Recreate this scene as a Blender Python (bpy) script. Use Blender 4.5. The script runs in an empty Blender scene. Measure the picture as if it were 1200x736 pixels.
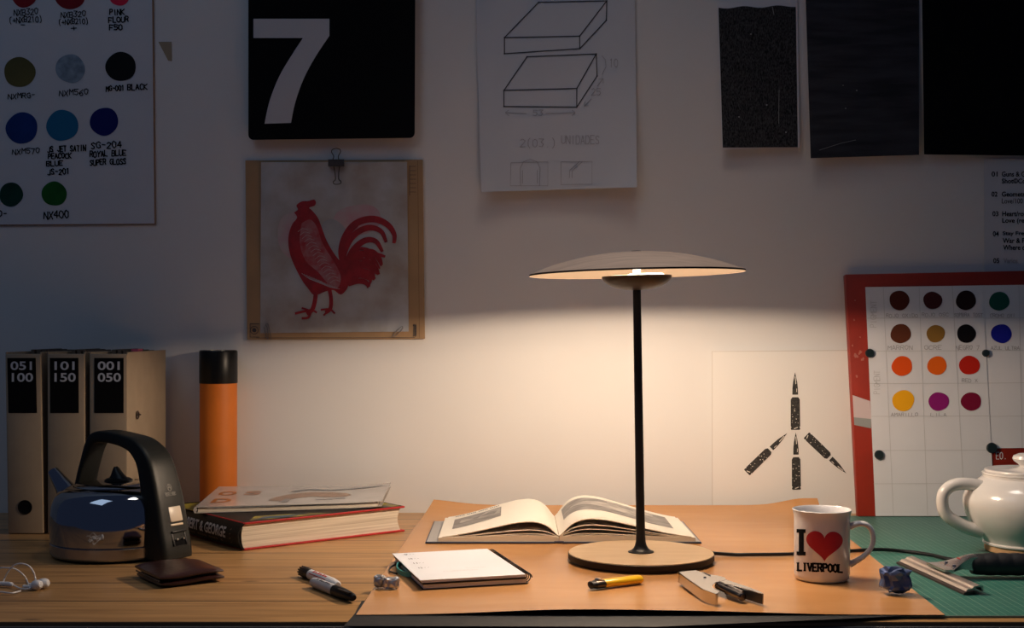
import bpy, bmesh, math, random
from mathutils import Vector, Matrix, noise as mnoise
random.seed(7)
SC = bpy.context.scene
COL = SC.collection
# ------------------------------------------------------------------ camera
F, HZ, CAMH, WALL = 1500.0, 386.0, 0.35, 2.45      # focal length in px of a 1200 px frame, horizon row, eye height over desk, wall distance
cd = bpy.data.cameras.new('camera'); cam = bpy.data.objects.new('camera', cd); COL.objects.link(cam)
cd.sensor_width = 36.0; cd.lens = F/1200*36.0
cd.shift_y = (HZ-368.0)/1200.0
cam.location = (0, 0, CAMH); cam.rotation_euler = (math.pi/2, 0, 0)
cd.clip_start = 0.02
SC.camera = cam
# ------------------------------------------------------------------ light
SC.view_settings.view_transform = 'Standard'; SC.view_settings.look = 'None'
SC.view_settings.exposure = 0.0; SC.view_settings.gamma = 1.0; SC.view_settings.use_curve_mapping = False
w = bpy.data.worlds.new('dusk_room'); SC.world = w; w.use_nodes = True
bg = w.node_tree.nodes['Background']; bg.inputs[0].default_value = (0.34, 0.48, 0.95, 1); bg.inputs[1].default_value = 0.046
def area(name, loc, target, sx, sy, power, col):
    l = bpy.data.lights.new(name, 'AREA'); l.shape = 'RECTANGLE'; l.size = sx; l.size_y = sy; l.energy = power; l.color = col
    o = bpy.data.objects.new(name, l); COL.objects.link(o); o.location = loc
    o.rotation_euler = (Vector(target)-Vector(loc)).to_track_quat('-Z', 'Y').to_euler()
    return o
area('window_daylight', (-1.25, 0.75, 2.35), (0.10, 2.30, 0.30), 1.0, 1.2, 4.3, (0.58, 0.76, 1.0))
area('shade_top_fill', (0.19, 1.80, 2.05), (0.19, 1.801, 0.3), 0.45, 0.45, 1.6, (1.0, 0.90, 0.80)).data.spread = math.radians(62)  # unseen overhead fill, added to brighten the top of the lampshade
LAMP_POWER = 480.0; LAMP_COL = (1.0, 0.765, 0.555)
SC.cycles.max_bounces = 8; SC.cycles.diffuse_bounces = 4
SC.cycles.sample_clamp_indirect = 4.0
SC.cycles.caustics_reflective = False; SC.cycles.caustics_refractive = False

# ------------------------------------------------------------------ helpers
def at(px, py, z=0.0):
    d = F*(CAMH-z)/(py-HZ); return Vector(((px-600)/F*d, d, z))
def onY(px, py, d):
    return Vector(((px-600)/F*d, d, CAMH-(py-HZ)/F*d))
def lin(c):
    c = c/255.0
    return c/12.92 if c <= 0.04045 else ((c+0.055)/1.055)**2.4
def C(r, g, b): return (lin(r), lin(g), lin(b))
def clamp(x, a=0.0, b=1.0): return max(a, min(b, x))

def mat(name, col, rough=0.55, metal=0.0, spec=0.5, var=None, bump=None, coat=0.0, stretch=(1, 1, 1), col2=None):
    """procedural Principled material; var=(scale, amount) mottles towards col2, bump=(scale, strength)"""
    m = bpy.data.materials.new(name); m.use_nodes = True
    nt = m.node_tree; p = nt.nodes['Principled BSDF']
    p.inputs['Base Color'].default_value = (*col, 1); p.inputs['Roughness'].default_value = rough
    p.inputs['Metallic'].default_value = metal; p.inputs['Specular IOR Level'].default_value = spec
    p.inputs['Coat Weight'].default_value = coat; p.inputs['Coat Roughness'].default_value = 0.08
    if var or bump:
        tc = nt.nodes.new('ShaderNodeTexCoord'); mp = nt.nodes.new('ShaderNodeMapping')
        mp.inputs['Scale'].default_value = stretch
        nt.links.new(tc.outputs['Object'], mp.inputs['Vector'])
    if var:
        n = nt.nodes.new('ShaderNodeTexNoise'); n.inputs['Scale'].default_value = var[0]; n.inputs['Detail'].default_value = 6
        nt.links.new(mp.outputs[0], n.inputs['Vector'])
        r = nt.nodes.new('ShaderNodeValToRGB'); c2 = col2 or tuple(c*(1-var[1]) for c in col)
        r.color_ramp.elements[0].position = 0.35; r.color_ramp.elements[1].position = 0.65
        r.color_ramp.elements[0].color = (*c2, 1); r.color_ramp.elements[1].color = (*col, 1)
        nt.links.new(n.outputs['Fac'], r.inputs[0]); nt.links.new(r.outputs[0], p.inputs['Base Color'])
    if bump:
        n2 = nt.nodes.new('ShaderNodeTexNoise'); n2.inputs['Scale'].default_value = bump[0]; n2.inputs['Detail'].default_value = 4
        nt.links.new(mp.outputs[0], n2.inputs['Vector'])
        b = nt.nodes.new('ShaderNodeBump'); b.inputs['Strength'].default_value = bump[1]; b.inputs['Distance'].default_value = 0.002
        nt.links.new(n2.outputs['Fac'], b.inputs['Height']); nt.links.new(b.outputs[0], p.inputs['Normal'])
    return m
def emat(name, col, strength):
    m = bpy.data.materials.new(name); m.use_nodes = True; nt = m.node_tree
    p = nt.nodes['Principled BSDF']; p.inputs['Base Color'].default_value = (0.8, 0.8, 0.8, 1)
    p.inputs['Emission Color'].default_value = (*col, 1); p.inputs['Emission Strength'].default_value = strength
    return m

def loft(bm, rings, closed=True, cap=True, loop=False):
    """skin between rings of equal length"""
    R = [[bm.verts.new(p) for p in r] for r in rings]; n = len(R[0])
    seq = list(range(len(R))); nxt = [(i, i+1) for i in seq[:-1]] + ([(seq[-1], 0)] if loop else [])
    for a, b in nxt:
        for j in range(n if closed else n-1):
            k = (j+1) % n
            try: bm.faces.new((R[a][j], R[a][k], R[b][k], R[b][j]))
            except ValueError: pass
    if cap and closed and not loop:
        bm.faces.new(R[0][::-1]); bm.faces.new(R[-1])
    return R
def add_box(bm, c, s, rot=0.0, bevel=0.0, seg=2, M=None):
    t = bmesh.new(); bmesh.ops.create_cube(t, size=1.0)
    bmesh.ops.scale(t, vec=s, verts=t.verts)
    if bevel: bmesh.ops.bevel(t, geom=t.edges[:], offset=bevel, segments=seg, profile=0.5, affect='EDGES')
    mx = Matrix.Translation(Vector(c)) @ (M if M is not None else Matrix.Rotation(rot, 4, 'Z'))
    bmesh.ops.transform(t, matrix=mx, verts=t.verts); merge(bm, t)
def merge(bm, t):
    me = bpy.data.meshes.new('tmp'); t.to_mesh(me); t.free(); bm.from_mesh(me); bpy.data.meshes.remove(me)
def add_lathe(bm, prof, c=(0, 0, 0), seg=48, M=None, axis=None):
    """prof [(r, z)] about the z axis at c (or axis=(p0, p1): z becomes distance along it)"""
    if axis:
        p0, p1 = Vector(axis[0]), Vector(axis[1]); q = (p1-p0).to_track_quat('Z', 'Y').to_matrix().to_4x4()
        mx = Matrix.Translation(p0) @ q
    else: mx = Matrix.Translation(Vector(c)) @ (M if M is not None else Matrix())
    rings = []
    for r, z in prof:
        r = max(r, 1e-5)
        rings.append([mx @ Vector((r*math.cos(2*math.pi*k/seg), r*math.sin(2*math.pi*k/seg), z)) for k in range(seg)])
    loft(bm, rings)
def smooth_path(pts, n=8):
    P = [Vector(p) for p in pts]; out = []
    for i in range(len(P)-1):
        a = P[max(i-1, 0)]; b = P[i]; c = P[i+1]; d = P[min(i+2, len(P)-1)]
        for k in range(n):
            t = k/n
            out.append(0.5*((2*b)+(c-a)*t+(2*a-5*b+4*c-d)*t*t+(3*b-a-3*c+d)*t**3))
    out.append(P[-1]); return out
def add_tube(bm, pts, r, seg=10, loop=False):
    pts = [Vector(p) for p in pts]; n = len(pts); rings = []; up = None
    for i, p in enumerate(pts):
        if loop: t = (pts[(i+1) % n]-pts[i-1]).normalized()
        else: t = (pts[min(i+1, n-1)]-pts[max(i-1, 0)]).normalized()
        if up is None:
            up = Vector((0, 0, 1)) if abs(t.z) < 0.9 else Vector((0, 1, 0))
        b = t.cross(up).normalized(); up = b.cross(t).normalized()
        rr = r[i] if isinstance(r, (list, tuple)) else r
        rings.append([p+rr*(math.cos(2*math.pi*k/seg)*b+math.sin(2*math.pi*k/seg)*up) for k in range(seg)])
    loft(bm, rings, loop=loop)
def add_prism(bm, poly, z0, z1, M=None):
    """poly [(x, y)] extruded in z"""
    a = [bm.verts.new((x, y, z0)) for x, y in poly]; b = [bm.verts.new((x, y, z1)) for x, y in poly]
    n = len(poly); fs = [bm.faces.new(a[::-1]), bm.faces.new(b)]
    for i in range(n): fs.append(bm.faces.new((a[i], a[(i+1) % n], b[(i+1) % n], b[i])))
    if M is not None: bmesh.ops.transform(bm, matrix=M, verts=a+b)
    return a+b

def build(name, bm, m, parent=None, smooth=True, angle=35, label=None, loc=None, recalc=True):
    if recalc: bmesh.ops.recalc_face_normals(bm, faces=bm.faces[:])
    base = Vector((0, 0, 0))
    if parent is None:
        if loc is not None: base = Vector(loc)
    else:
        p = parent
        while p is not None: base = base+Vector(p.location); p = p.parent
        if loc is not None: base = Vector(loc)
    bmesh.ops.translate(bm, vec=-base, verts=bm.verts[:])
    me = bpy.data.meshes.new(name); bm.to_mesh(me); bm.free()
    if smooth:
        me.polygons.foreach_set('use_smooth', [True]*len(me.polygons))
        me.set_sharp_from_angle(angle=math.radians(angle))
    for x in (m if isinstance(m, list) else [m]): me.materials.append(x)
    o = bpy.data.objects.new(name, me); COL.objects.link(o)
    if parent is None: o.location = base
    else: o.parent = parent
    if label: o['label'] = label
    return o
def thing(name, label, cat, loc, group=None):
    o = bpy.data.objects.new(name, None); COL.objects.link(o); o.location = loc; o.empty_display_size = 0.02
    return tag(o, label, cat, group)
def tag(o, label, cat, group=None):
    o['label'] = label; o['category'] = cat
    if group: o['group'] = group
    return o
def struct(name, bm, m, **k):
    o = build(name, bm, m, **k); o['kind'] = 'structure'; return o

# ---- flat marks: 2-D pieces (verts, faces) drawn in photo pixels and mapped on a surface
def poly(pts): return ([tuple(p) for p in pts], [list(range(len(pts)))])
def blob(cx, cy, r, wob=0.06, n=40, ry=None, seed=0):
    rnd = random.Random(seed+int(cx*7+cy*13)); ph = [rnd.uniform(0, 6.28) for _ in range(4)]; ry = ry or r
    P = []
    for k in range(n):
        a = 2*math.pi*k/n
        s = 1+wob*(0.5*math.sin(2*a+ph[0])+0.35*math.sin(3*a+ph[1])+0.2*math.sin(5*a+ph[2]))
        P.append((cx+r*s*math.cos(a), cy+ry*s*math.sin(a)))
    return poly(P)
def ribbon(pts, wd, taper=False):
    """stroke with round joints"""
    V = []; Fc = []; n = len(pts)
    L = []
    for i in range(n):
        x0, y0 = pts[max(i-1, 0)]; x1, y1 = pts[min(i+1, n-1)]
        dx, dy = x1-x0, y1-y0; l = math.hypot(dx, dy) or 1
        ww = wd[i] if isinstance(wd, (list, tuple)) else wd
        nx, ny = -dy/l*ww/2, dx/l*ww/2
        V += [(pts[i][0]+nx, pts[i][1]+ny), (pts[i][0]-nx, pts[i][1]-ny)]
        if i: Fc.append([2*i-2, 2*i-1, 2*i+1, 2*i])
    return (V, Fc)
def spl(pts, n=6):
    return [(p.x, p.y) for p in smooth_path([(x, y, 0) for x, y in pts], n)]
def join(pieces):
    V = []; Fc = []
    for v, f in pieces:
        b = len(V); V += list(v); Fc += [[i+b for i in q] for q in f]
    return (V, Fc)
GLY = {'A': '0,0 2,6 4,0;1,2 3,2', 'B': '0,0 0,6 3,6 4,5 3,3 0,3;3,3 4,1.5 3,0 0,0', 'C': '4,5 2.5,6 .5,5 0,3 .5,1 2.5,0 4,1',
 'D': '0,0 0,6 2.5,6 4,4 4,2 2.5,0 0,0', 'E': '4,6 0,6 0,0 4,0;0,3 3,3', 'F': '4,6 0,6 0,0;0,3 3,3', 'G': '4,5 2.5,6 .5,5 0,3 .5,1 2.5,0 4,1 4,3 2.5,3',
 'H': '0,0 0,6;4,0 4,6;0,3 4,3', 'I': '2,0 2,6', 'J': '4,6 4,1 2.5,0 .5,1', 'K': '0,0 0,6;4,6 0,3 4,0', 'L': '0,6 0,0 4,0', 'M': '0,0 0,6 2,3 4,6 4,0',
 'N': '0,0 0,6 4,0 4,6', 'O': '2,6 .3,5 0,3 .3,1 2,0 3.7,1 4,3 3.7,5 2,6', 'P': '0,0 0,6 3,6 4,4.5 3,3 0,3', 'R': '0,0 0,6 3,6 4,4.5 3,3 0,3;2,3 4,0',
 'S': '4,5 2.5,6 .5,5.2 .7,3.7 3.3,2.6 3.6,.8 2,0 0,.8', 'T': '0,6 4,6;2,6 2,0', 'U': '0,6 0,1.2 2,0 4,1.2 4,6', 'V': '0,6 2,0 4,6', 'X': '0,0 4,6;0,6 4,0',
 'Y': '0,6 2,3 4,6;2,3 2,0', 'Z': '0,6 4,6 0,0 4,0', '0': '2,6 .4,5 0,3 .4,1 2,0 3.6,1 4,3 3.6,5 2,6', '1': '1,5 2,6 2,0', '2': '0,5 2,6 4,4.8 3,3 0,0 4,0',
 '3': '0,6 4,6 2,3.5 4,2 2.5,0 0,.5', '4': '3,0 3,6 0,2 4,2', '5': '4,6 .5,6 .3,3.5 3,3.6 4,2 2.5,0 0,.5', '6': '3.5,6 1,4 0,2 1,0 3,0 4,1.6 2.5,3 .3,2.4', '7': '0,6 4,6 1.5,0',
 '+': '0,3 4,3;2,1 2,5', '-': '.5,3 3.5,3', '(': '3,7 1.5,5 1.2,3 1.5,1 3,-1', ')': '1,7 2.5,5 2.8,3 2.5,1 1,-1', ' ': '', '.': '2,0 2.4,.4'}
def hand(text, x0, y0, x1, y1, wd, jit=0.35, slope=0.0, serif=0.0):
    """single-stroke lettering fitted to a pixel box (y down)"""
    n = len(text); cw = (x1-x0)/n; out = []
    for i, ch in enumerate(text):
        rnd = random.Random(i*31+ord(ch))
        jy = rnd.uniform(-jit, jit)*(y1-y0)*0.12
        for st in GLY.get(ch, '').split(';'):
            if not st: continue
            P = []
            for q in st.split():
                gx, gy = map(float, q.split(','))
                P.append((x0+i*cw+(gx+rnd.uniform(-jit, jit)*0.5)/4*cw*0.76+cw*0.1, y1-(gy+rnd.uniform(-jit, jit)*0.5)/6*(y1-y0)+jy+slope*i*cw))
            for a, b in zip(P[:-1], P[1:]):
                dx, dy = b[0]-a[0], b[1]-a[1]; l = math.hypot(dx, dy) or 1; e = wd*0.3
                out.append(ribbon([(a[0]-dx/l*e, a[1]-dy/l*e), (b[0]+dx/l*e, b[1]+dy/l*e)], wd))
            if serif:
                for (gx, gy), p in zip([tuple(map(float, q.split(','))) for q in st.split()], P):
                    if gy in (0.0, 6.0) and not (ch == 'V' and gy == 0) and ch in 'LIVERP' and not (ch in 'LE' and gx == 4) and not (ch in 'RP' and gx == 3): 
                        s = serif
                        out.append(ribbon([(p[0]-s, p[1]), (p[0]+s, p[1])], wd*0.62))
    return out
def typeset(text, x0, y0, x1, y1, bold=0.0, fit=True, ink_h=None):
    """built-in sans type fitted to a pixel box (y down)"""
    cu = bpy.data.curves.new('t', 'FONT'); cu.body = text; cu.size = 1; cu.offset = bold; cu.resolution_u = 4
    ob = bpy.data.objects.new('t', cu); COL.objects.link(ob)
    dg = bpy.context.evaluated_depsgraph_get(); me = bpy.data.meshes.new_from_object(ob.evaluated_get(dg))
    V = [(v.co.x, v.co.y) for v in me.vertices]; Fc = [list(p.vertices) for p in me.polygons]
    bpy.data.objects.remove(ob); bpy.data.curves.remove(cu); bpy.data.meshes.remove(me)
    ax, bx = min(v[0] for v in V), max(v[0] for v in V); ay, by = min(v[1] for v in V), max(v[1] for v in V)
    sx = (x1-x0)/(bx-ax); sy = (y1-y0)/(by-ay)
    return (([(x0+(x-ax)*sx, y1-(y-ay)*sy) for x, y in V]), Fc)
def decal(name, pieces, mp, m, parent, maxlen=None, label=None):
    v, f = join(pieces); bm = bmesh.new()
    vs = [bm.verts.new((x, y, 0)) for x, y in v]
    for q in f:
        try: bm.faces.new([vs[i] for i in q])
        except ValueError: pass
    if maxlen:
        bm.normal_update(); bmesh.ops.triangulate(bm, faces=bm.faces[:])
        for _ in range(6):
            es = [e for e in bm.edges if e.calc_length() > maxlen]
            if not es: break
            bmesh.ops.subdivide_edges(bm, edges=es, cuts=1)
            bmesh.ops.triangulate(bm, faces=bm.faces[:])
    else:
        bm.normal_update(); bmesh.ops.triangulate(bm, faces=[x for x in bm.faces if len(x.verts) > 4])
    for p in bm.verts: p.co = mp(p.co.x, p.co.y)
    bm.normal_update()
    eye = Vector((0, 0, CAMH+0.2))
    for fc in bm.faces:
        if fc.normal.dot(eye-fc.calc_center_median()) < 0: fc.normal_flip()
    return build(name, bm, m, parent, label=label, recalc=False)

# ------------------------------------------------------------------ materials
M = {}
def wood(name, c1, c2, rough, sx, sc, seam=None, bump=0.15):
    m = bpy.data.materials.new(name); m.use_nodes = True; nt = m.node_tree; p = nt.nodes['Principled BSDF']
    tc = nt.nodes.new('ShaderNodeTexCoord'); mp = nt.nodes.new('ShaderNodeMapping'); mp.inputs['Scale'].default_value = sx
    nt.links.new(tc.outputs['Object'], mp.inputs[0])
    n = nt.nodes.new('ShaderNodeTexNoise'); n.inputs['Scale'].default_value = sc; n.inputs['Detail'].default_value = 8; n.inputs['Distortion'].default_value = 0.6
    nt.links.new(mp.outputs[0], n.inputs['Vector'])
    r = nt.nodes.new('ShaderNodeValToRGB'); r.color_ramp.elements[0].position = 0.3; r.color_ramp.elements[1].position = 0.7
    r.color_ramp.elements[0].color = (*c2, 1); r.color_ramp.elements[1].color = (*c1, 1)
    nt.links.new(n.outputs['Fac'], r.inputs[0]); src = r.outputs[0]
    if seam:
        # board joints across the desk and dark knots
        sp = nt.nodes.new('ShaderNodeSeparateXYZ'); nt.links.new(tc.outputs['Object'], sp.inputs[0])
        a = nt.nodes.new('ShaderNodeMath'); a.operation = 'DIVIDE'; a.inputs[1].default_value = seam; nt.links.new(sp.outputs['Y'], a.inputs[0])
        fr = nt.nodes.new('ShaderNodeMath'); fr.operation = 'FRACT'; nt.links.new(a.outputs[0], fr.inputs[0])
        lt = nt.nodes.new('ShaderNodeMath'); lt.operation = 'LESS_THAN'; lt.inputs[1].default_value = 0.045; nt.links.new(fr.outputs[0], lt.inputs[0])
        fl = nt.nodes.new('ShaderNodeMath'); fl.operation = 'FLOOR'; nt.links.new(a.outputs[0], fl.inputs[0])
        wn = nt.nodes.new('ShaderNodeTexWhiteNoise'); wn.noise_dimensions = '1D'; nt.links.new(fl.outputs[0], wn.inputs['W'])
        hv = nt.nodes.new('ShaderNodeHueSaturation'); mr = nt.nodes.new('ShaderNodeMapRange'); mr.inputs['To Min'].default_value = 0.8; mr.inputs['To Max'].default_value = 1.12
        nt.links.new(wn.outputs['Value'], mr.inputs['Value']); nt.links.new(mr.outputs[0], hv.inputs['Value']); nt.links.new(src, hv.inputs['Color'])
        mp2 = nt.nodes.new('ShaderNodeMapping'); mp2.inputs['Scale'].default_value = (0.45, 1.1, 1); nt.links.new(tc.outputs['Object'], mp2.inputs[0])
        vo = nt.nodes.new('ShaderNodeTexVoronoi'); vo.inputs['Scale'].default_value = 13; nt.links.new(mp2.outputs[0], vo.inputs['Vector'])
        kr = nt.nodes.new('ShaderNodeValToRGB'); kr.color_ramp.elements[0].position = 0.035; kr.color_ramp.elements[1].position = 0.10
        kr.color_ramp.elements[0].color = (0.7, 0.7, 0.7, 1); kr.color_ramp.elements[1].color = (0, 0, 0, 1)
        nt.links.new(vo.outputs['Distance'], kr.inputs[0])
        mx = nt.nodes.new('ShaderNodeMixRGB'); mx.inputs[2].default_value = (0.06, 0.03, 0.012, 1)
        nt.links.new(kr.outputs[0], mx.inputs[0]); nt.links.new(hv.outputs[0], mx.inputs[1])
        mx2 = nt.nodes.new('ShaderNodeMixRGB'); mx2.inputs[2].default_value = (0.05, 0.028, 0.012, 1)
        ml = nt.nodes.new('ShaderNodeMath'); ml.operation = 'MULTIPLY'; ml.inputs[1].default_value = 0.75; nt.links.new(lt.outputs[0], ml.inputs[0])
        nt.links.new(ml.outputs[0], mx2.inputs[0]); nt.links.new(mx.outputs[0], mx2.inputs[1]); src = mx2.outputs[0]
    nt.links.new(src, p.inputs['Base Color']); p.inputs['Roughness'].default_value = rough
    if bump:
        b = nt.nodes.new('ShaderNodeBump'); b.inputs['Strength'].default_value = bump; b.inputs['Distance'].default_value = 0.0006
        nt.links.new(n.outputs['Fac'], b.inputs['Height']); nt.links.new(b.outputs[0], p.inputs['Normal'])
    return m
M['wall'] = mat('wall_paint', (0.74, 0.73, 0.715), 0.85, spec=0.25, var=(3, 0.04), bump=(60, 0.06))
M['floor'] = wood('floor_boards', (0.16, 0.1, 0.06), (0.09, 0.05, 0.03), 0.6, (1, 8, 1), 3, 0.12)
M['desk'] = wood('pine_boards', (0.585, 0.325, 0.125), (0.33, 0.17, 0.060), 0.36, (1.3, 20, 8), 4.0, 0.118)
M['desk_edge'] = mat('pine_edge', (0.22, 0.13, 0.06), 0.6, var=(30, 0.5), stretch=(0.3, 1, 3))
M['board'] = wood('brown_sheet', (0.545, 0.27, 0.10), (0.49, 0.23, 0.078), 0.27, (2.0, 7, 6), 3.0, None, 0.05)
M['black_card'] = mat('dark_card', (0.012, 0.014, 0.017), 0.6, spec=0.25, bump=(90, 0.2))
M['black_edge'] = mat('black_edge', (0.012, 0.010, 0.009), 0.6)
M['ink'] = mat('black_ink', (0.004, 0.004, 0.005), 0.8, spec=0.08)
M['pencil'] = mat('pencil', (0.33, 0.33, 0.35), 0.7)
M['pencil_pale'] = mat('pencil_pale', (0.53, 0.53, 0.54), 0.7)
M['paper'] = mat('white_paper', (0.72, 0.72, 0.75), 0.8, spec=0.2, var=(6, 0.05))
M['paper_blue'] = mat('cool_white_paper', (0.61, 0.63, 0.67), 0.8, spec=0.2, var=(6, 0.05))
M['paper_warm'] = mat('cream_paper', (0.78, 0.74, 0.66), 0.8, spec=0.2)
M['kraft'] = mat('kraft_card', (0.42, 0.27, 0.145), 0.75, spec=0.2, var=(14, 0.12))
M['black_plastic'] = mat('black_plastic', (0.007, 0.007, 0.008), 0.42, spec=0.35)
M['chrome'] = mat('chrome', (0.72, 0.73, 0.75), 0.10, 1.0, var=(5, 0.1))
M['steel'] = mat('brushed_steel', (0.66, 0.64, 0.62), 0.30, 1.0, var=(40, 0.25), stretch=(1, 0.1, 1))

# ------------------------------------------------------------------ the room
bm = bmesh.new(); add_box(bm, (0, WALL+0.05, 0.7), (5.0, 0.1, 2.9)); struct('wall_back', bm, M['wall'])
bm = bmesh.new(); add_box(bm, (0, 1.0, -0.76), (5.0, 3.0, 0.04)); struct('floor', bm, M['floor'])

# ------------------------------------------------------------------ desk
DF = 1.532
desk = thing('desk', 'long pine plank desk against the white wall', 'desk', (0, 2.0, -0.74))
bm = bmesh.new(); add_box(bm, (0, (DF+WALL-0.006)/2, -0.016), (2.6, WALL-0.006-DF, 0.032), bevel=0.002); build('desk_top', bm, M['desk'], desk)
for sx in (-1.2, 1.2):
    for sy in (1.62, 2.36):
        bm = bmesh.new(); add_box(bm, (sx, sy, -0.386), (0.06, 0.06, 0.708), bevel=0.004); build('leg', bm, M['desk_edge'], desk)
bm = bmesh.new(); add_box(bm, (0, DF-0.003, -0.0185), (2.6, 0.006, 0.027), bevel=0.001); build('front_lip', bm, mat('shaded_lip', (0.07, 0.075, 0.085), 0.6, var=(20, 0.4), stretch=(0.2, 1, 3)), desk)  # dark blue-grey colour puts the shade of the desk's front face into the lip
bm = bmesh.new(); add_box(bm, (0, 1.60, -0.07), (2.3, 0.022, 0.076), bevel=0.002); build('apron', bm, M['desk_edge'], desk)

# green cutting mat with its 1 cm grid
def mat_grid():
    m = bpy.data.materials.new('cutting_mat_green'); m.use_nodes = True; nt = m.node_tree; p = nt.nodes['Principled BSDF']
    tc = nt.nodes.new('ShaderNodeTexCoord'); sp = nt.nodes.new('ShaderNodeSeparateXYZ'); nt.links.new(tc.outputs['Object'], sp.inputs[0])
    outs = []
    for ax, per, wd in (('X', 0.010, 0.07), ('Y', 0.010, 0.035), ('X', 0.05, 0.022), ('Y', 0.05, 0.015)):
        a = nt.nodes.new('ShaderNodeMath'); a.operation = 'DIVIDE'; a.inputs[1].default_value = per; nt.links.new(sp.outputs[ax], a.inputs[0])
        f = nt.nodes.new('ShaderNodeMath'); f.operation = 'FRACT'; nt.links.new(a.outputs[0], f.inputs[0])
        l = nt.nodes.new('ShaderNodeMath'); l.operation = 'LESS_THAN'; l.inputs[1].default_value = wd; nt.links.new(f.outputs[0], l.inputs[0]); outs.append(l)
    s = outs[0]
    for o in outs[1:]:
        mx = nt.nodes.new('ShaderNodeMath'); mx.operation = 'MAXIMUM'; nt.links.new(s.outputs[0], mx.inputs[0]); nt.links.new(o.outputs[0], mx.inputs[1]); s = mx
    n = nt.nodes.new('ShaderNodeTexNoise'); n.inputs['Scale'].default_value = 7; nt.links.new(tc.outputs['Object'], n.inputs['Vector'])
    r = nt.nodes.new('ShaderNodeValToRGB'); r.color_ramp.elements[0].color = (0.013, 0.105, 0.082, 1); r.color_ramp.elements[1].color = (0.025, 0.155, 0.118, 1)
    nt.links.new(n.outputs['Fac'], r.inputs[0])
    mp = nt.nodes.new('ShaderNodeMapping'); mp.inputs['Scale'].default_value = (3, 30, 1); mp.inputs['Rotation'].default_value = (0, 0, 0.25); nt.links.new(tc.outputs['Object'], mp.inputs[0])
    n2 = nt.nodes.new('ShaderNodeTexNoise'); n2.inputs['Scale'].default_value = 6; n2.inputs['Detail'].default_value = 5; nt.links.new(mp.outputs[0], n2.inputs['Vector'])
    r2 = nt.nodes.new('ShaderNodeValToRGB'); r2.color_ramp.elements[0].position = 0.66; r2.color_ramp.elements[1].position = 0.72
    nt.links.new(n2.outputs['Fac'], r2.inputs[0])
    mm = nt.nodes.new('ShaderNodeMath'); mm.operation = 'MULTIPLY'; mm.inputs[1].default_value = 0.42; nt.links.new(s.outputs[0], mm.inputs[0])
    m3 = nt.nodes.new('ShaderNodeMath'); m3.operation = 'MULTIPLY'; m3.inputs[1].default_value = 0.25; nt.links.new(r2.outputs[0], m3.inputs[0])
    ad = nt.nodes.new('ShaderNodeMath'); ad.operation = 'MAXIMUM'; nt.links.new(mm.outputs[0], ad.inputs[0]); nt.links.new(m3.outputs[0], ad.inputs[1])
    mix = nt.nodes.new('ShaderNodeMixRGB'); mix.inputs[2].default_value = (0.42, 0.50, 0.40, 1)
    nt.links.new(ad.outputs[0], mix.inputs[0]); nt.links.new(r.outputs[0], mix.inputs[1]); nt.links.new(mix.outputs[0], p.inputs['Base Color'])
    p.inputs['Roughness'].default_value = 0.5
    return m
bm = bmesh.new(); add_box(bm, (0.85, 1.967, 0.0016), (0.92, 0.83, 0.003), bevel=0.001)
tag(build('cutting_mat', bm, mat_grid(), loc=(0.39, 1.552, 0)), 'green gridded cutting mat on the desk under the teapot', 'cutting mat')
# dark card sheet under the brown one, sticking out over the desk's front edge
bm = bmesh.new()
pl = [at(424, 708), at(417, 722), at(403, 738), at(770, 739), at(1012, 728.5), at(1085, 724), at(1070, 700)]
add_prism(bm, [(p.x, p.y) for p in pl], 0.0034, 0.0044)
tag(build('dark_card_sheet', bm, M['black_card'], loc=(0.1, 1.55, 0)), 'dark grey card sheet poking out under the brown sheet at the desk edge', 'card sheet')
# warped brown sheet
def board_z(x, y):
    u = clamp((x+0.17)/0.72); t = clamp((y-2.287)/0.115)
    z = 0.0052+t*t*(0.0150+0.0115*math.exp(-((u-0.0)/0.11)**2)+0.013*math.exp(-((u-1.0)/0.075)**2))
    k = clamp((1.66-y)/0.115)
    return z+k*k*(0.0062*math.exp(-((x-0.07)/0.13)**2)+0.0035*math.exp(-((x-0.24)/0.12)**2))
bm = bmesh.new(); NX, NY = 60, 48; top = []; bot = []
for j in range(NY+1):
    v = j/NY; y = 1.546+v*0.856
    t = clamp((y-2.26)/0.14); xl = -0.1885+v*0.0235+0.018*t*t; xr = 0.523+v*0.050
    for i in range(NX+1):
        x = xl+(xr-xl)*i/NX; z = board_z(x, y)
        top.append(bm.verts.new((x, y, z))); bot.append(bm.verts.new((x, y, z-0.0010)))
ix = lambda i, j: j*(NX+1)+i
for j in range(NY):
    for i in range(NX):
        a, b, c, d = ix(i, j), ix(i+1, j), ix(i+1, j+1), ix(i, j+1)
        bm.faces.new((top[a], top[b], top[c], top[d])); bm.faces.new((bot[d], bot[c], bot[b], bot[a]))
for i in range(NX):
    a, b = ix(i, 0), ix(i+1, 0); f = bm.faces.new((bot[a], bot[b], top[b], top[a])); f.material_index = 1
    a, b = ix(i, NY), ix(i+1, NY); bm.faces.new((bot[b], bot[a], top[a], top[b])).material_index = 1
for j in range(NY):
    a, b = ix(0, j), ix(0, j+1); bm.faces.new((bot[b], bot[a], top[a], top[b])).material_index = 1
    a, b = ix(NX, j), ix(NX, j+1); bm.faces.new((bot[a], bot[b], top[b], top[a])).material_index = 1
tag(build('brown_sheet', bm, [M['board'], M['black_edge']], loc=(0.18, 1.95, 0)), 'large warped brown sheet with curled back corners under the lamp', 'desk mat')
ZB = 0.0056      # resting height on the brown sheet

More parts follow.
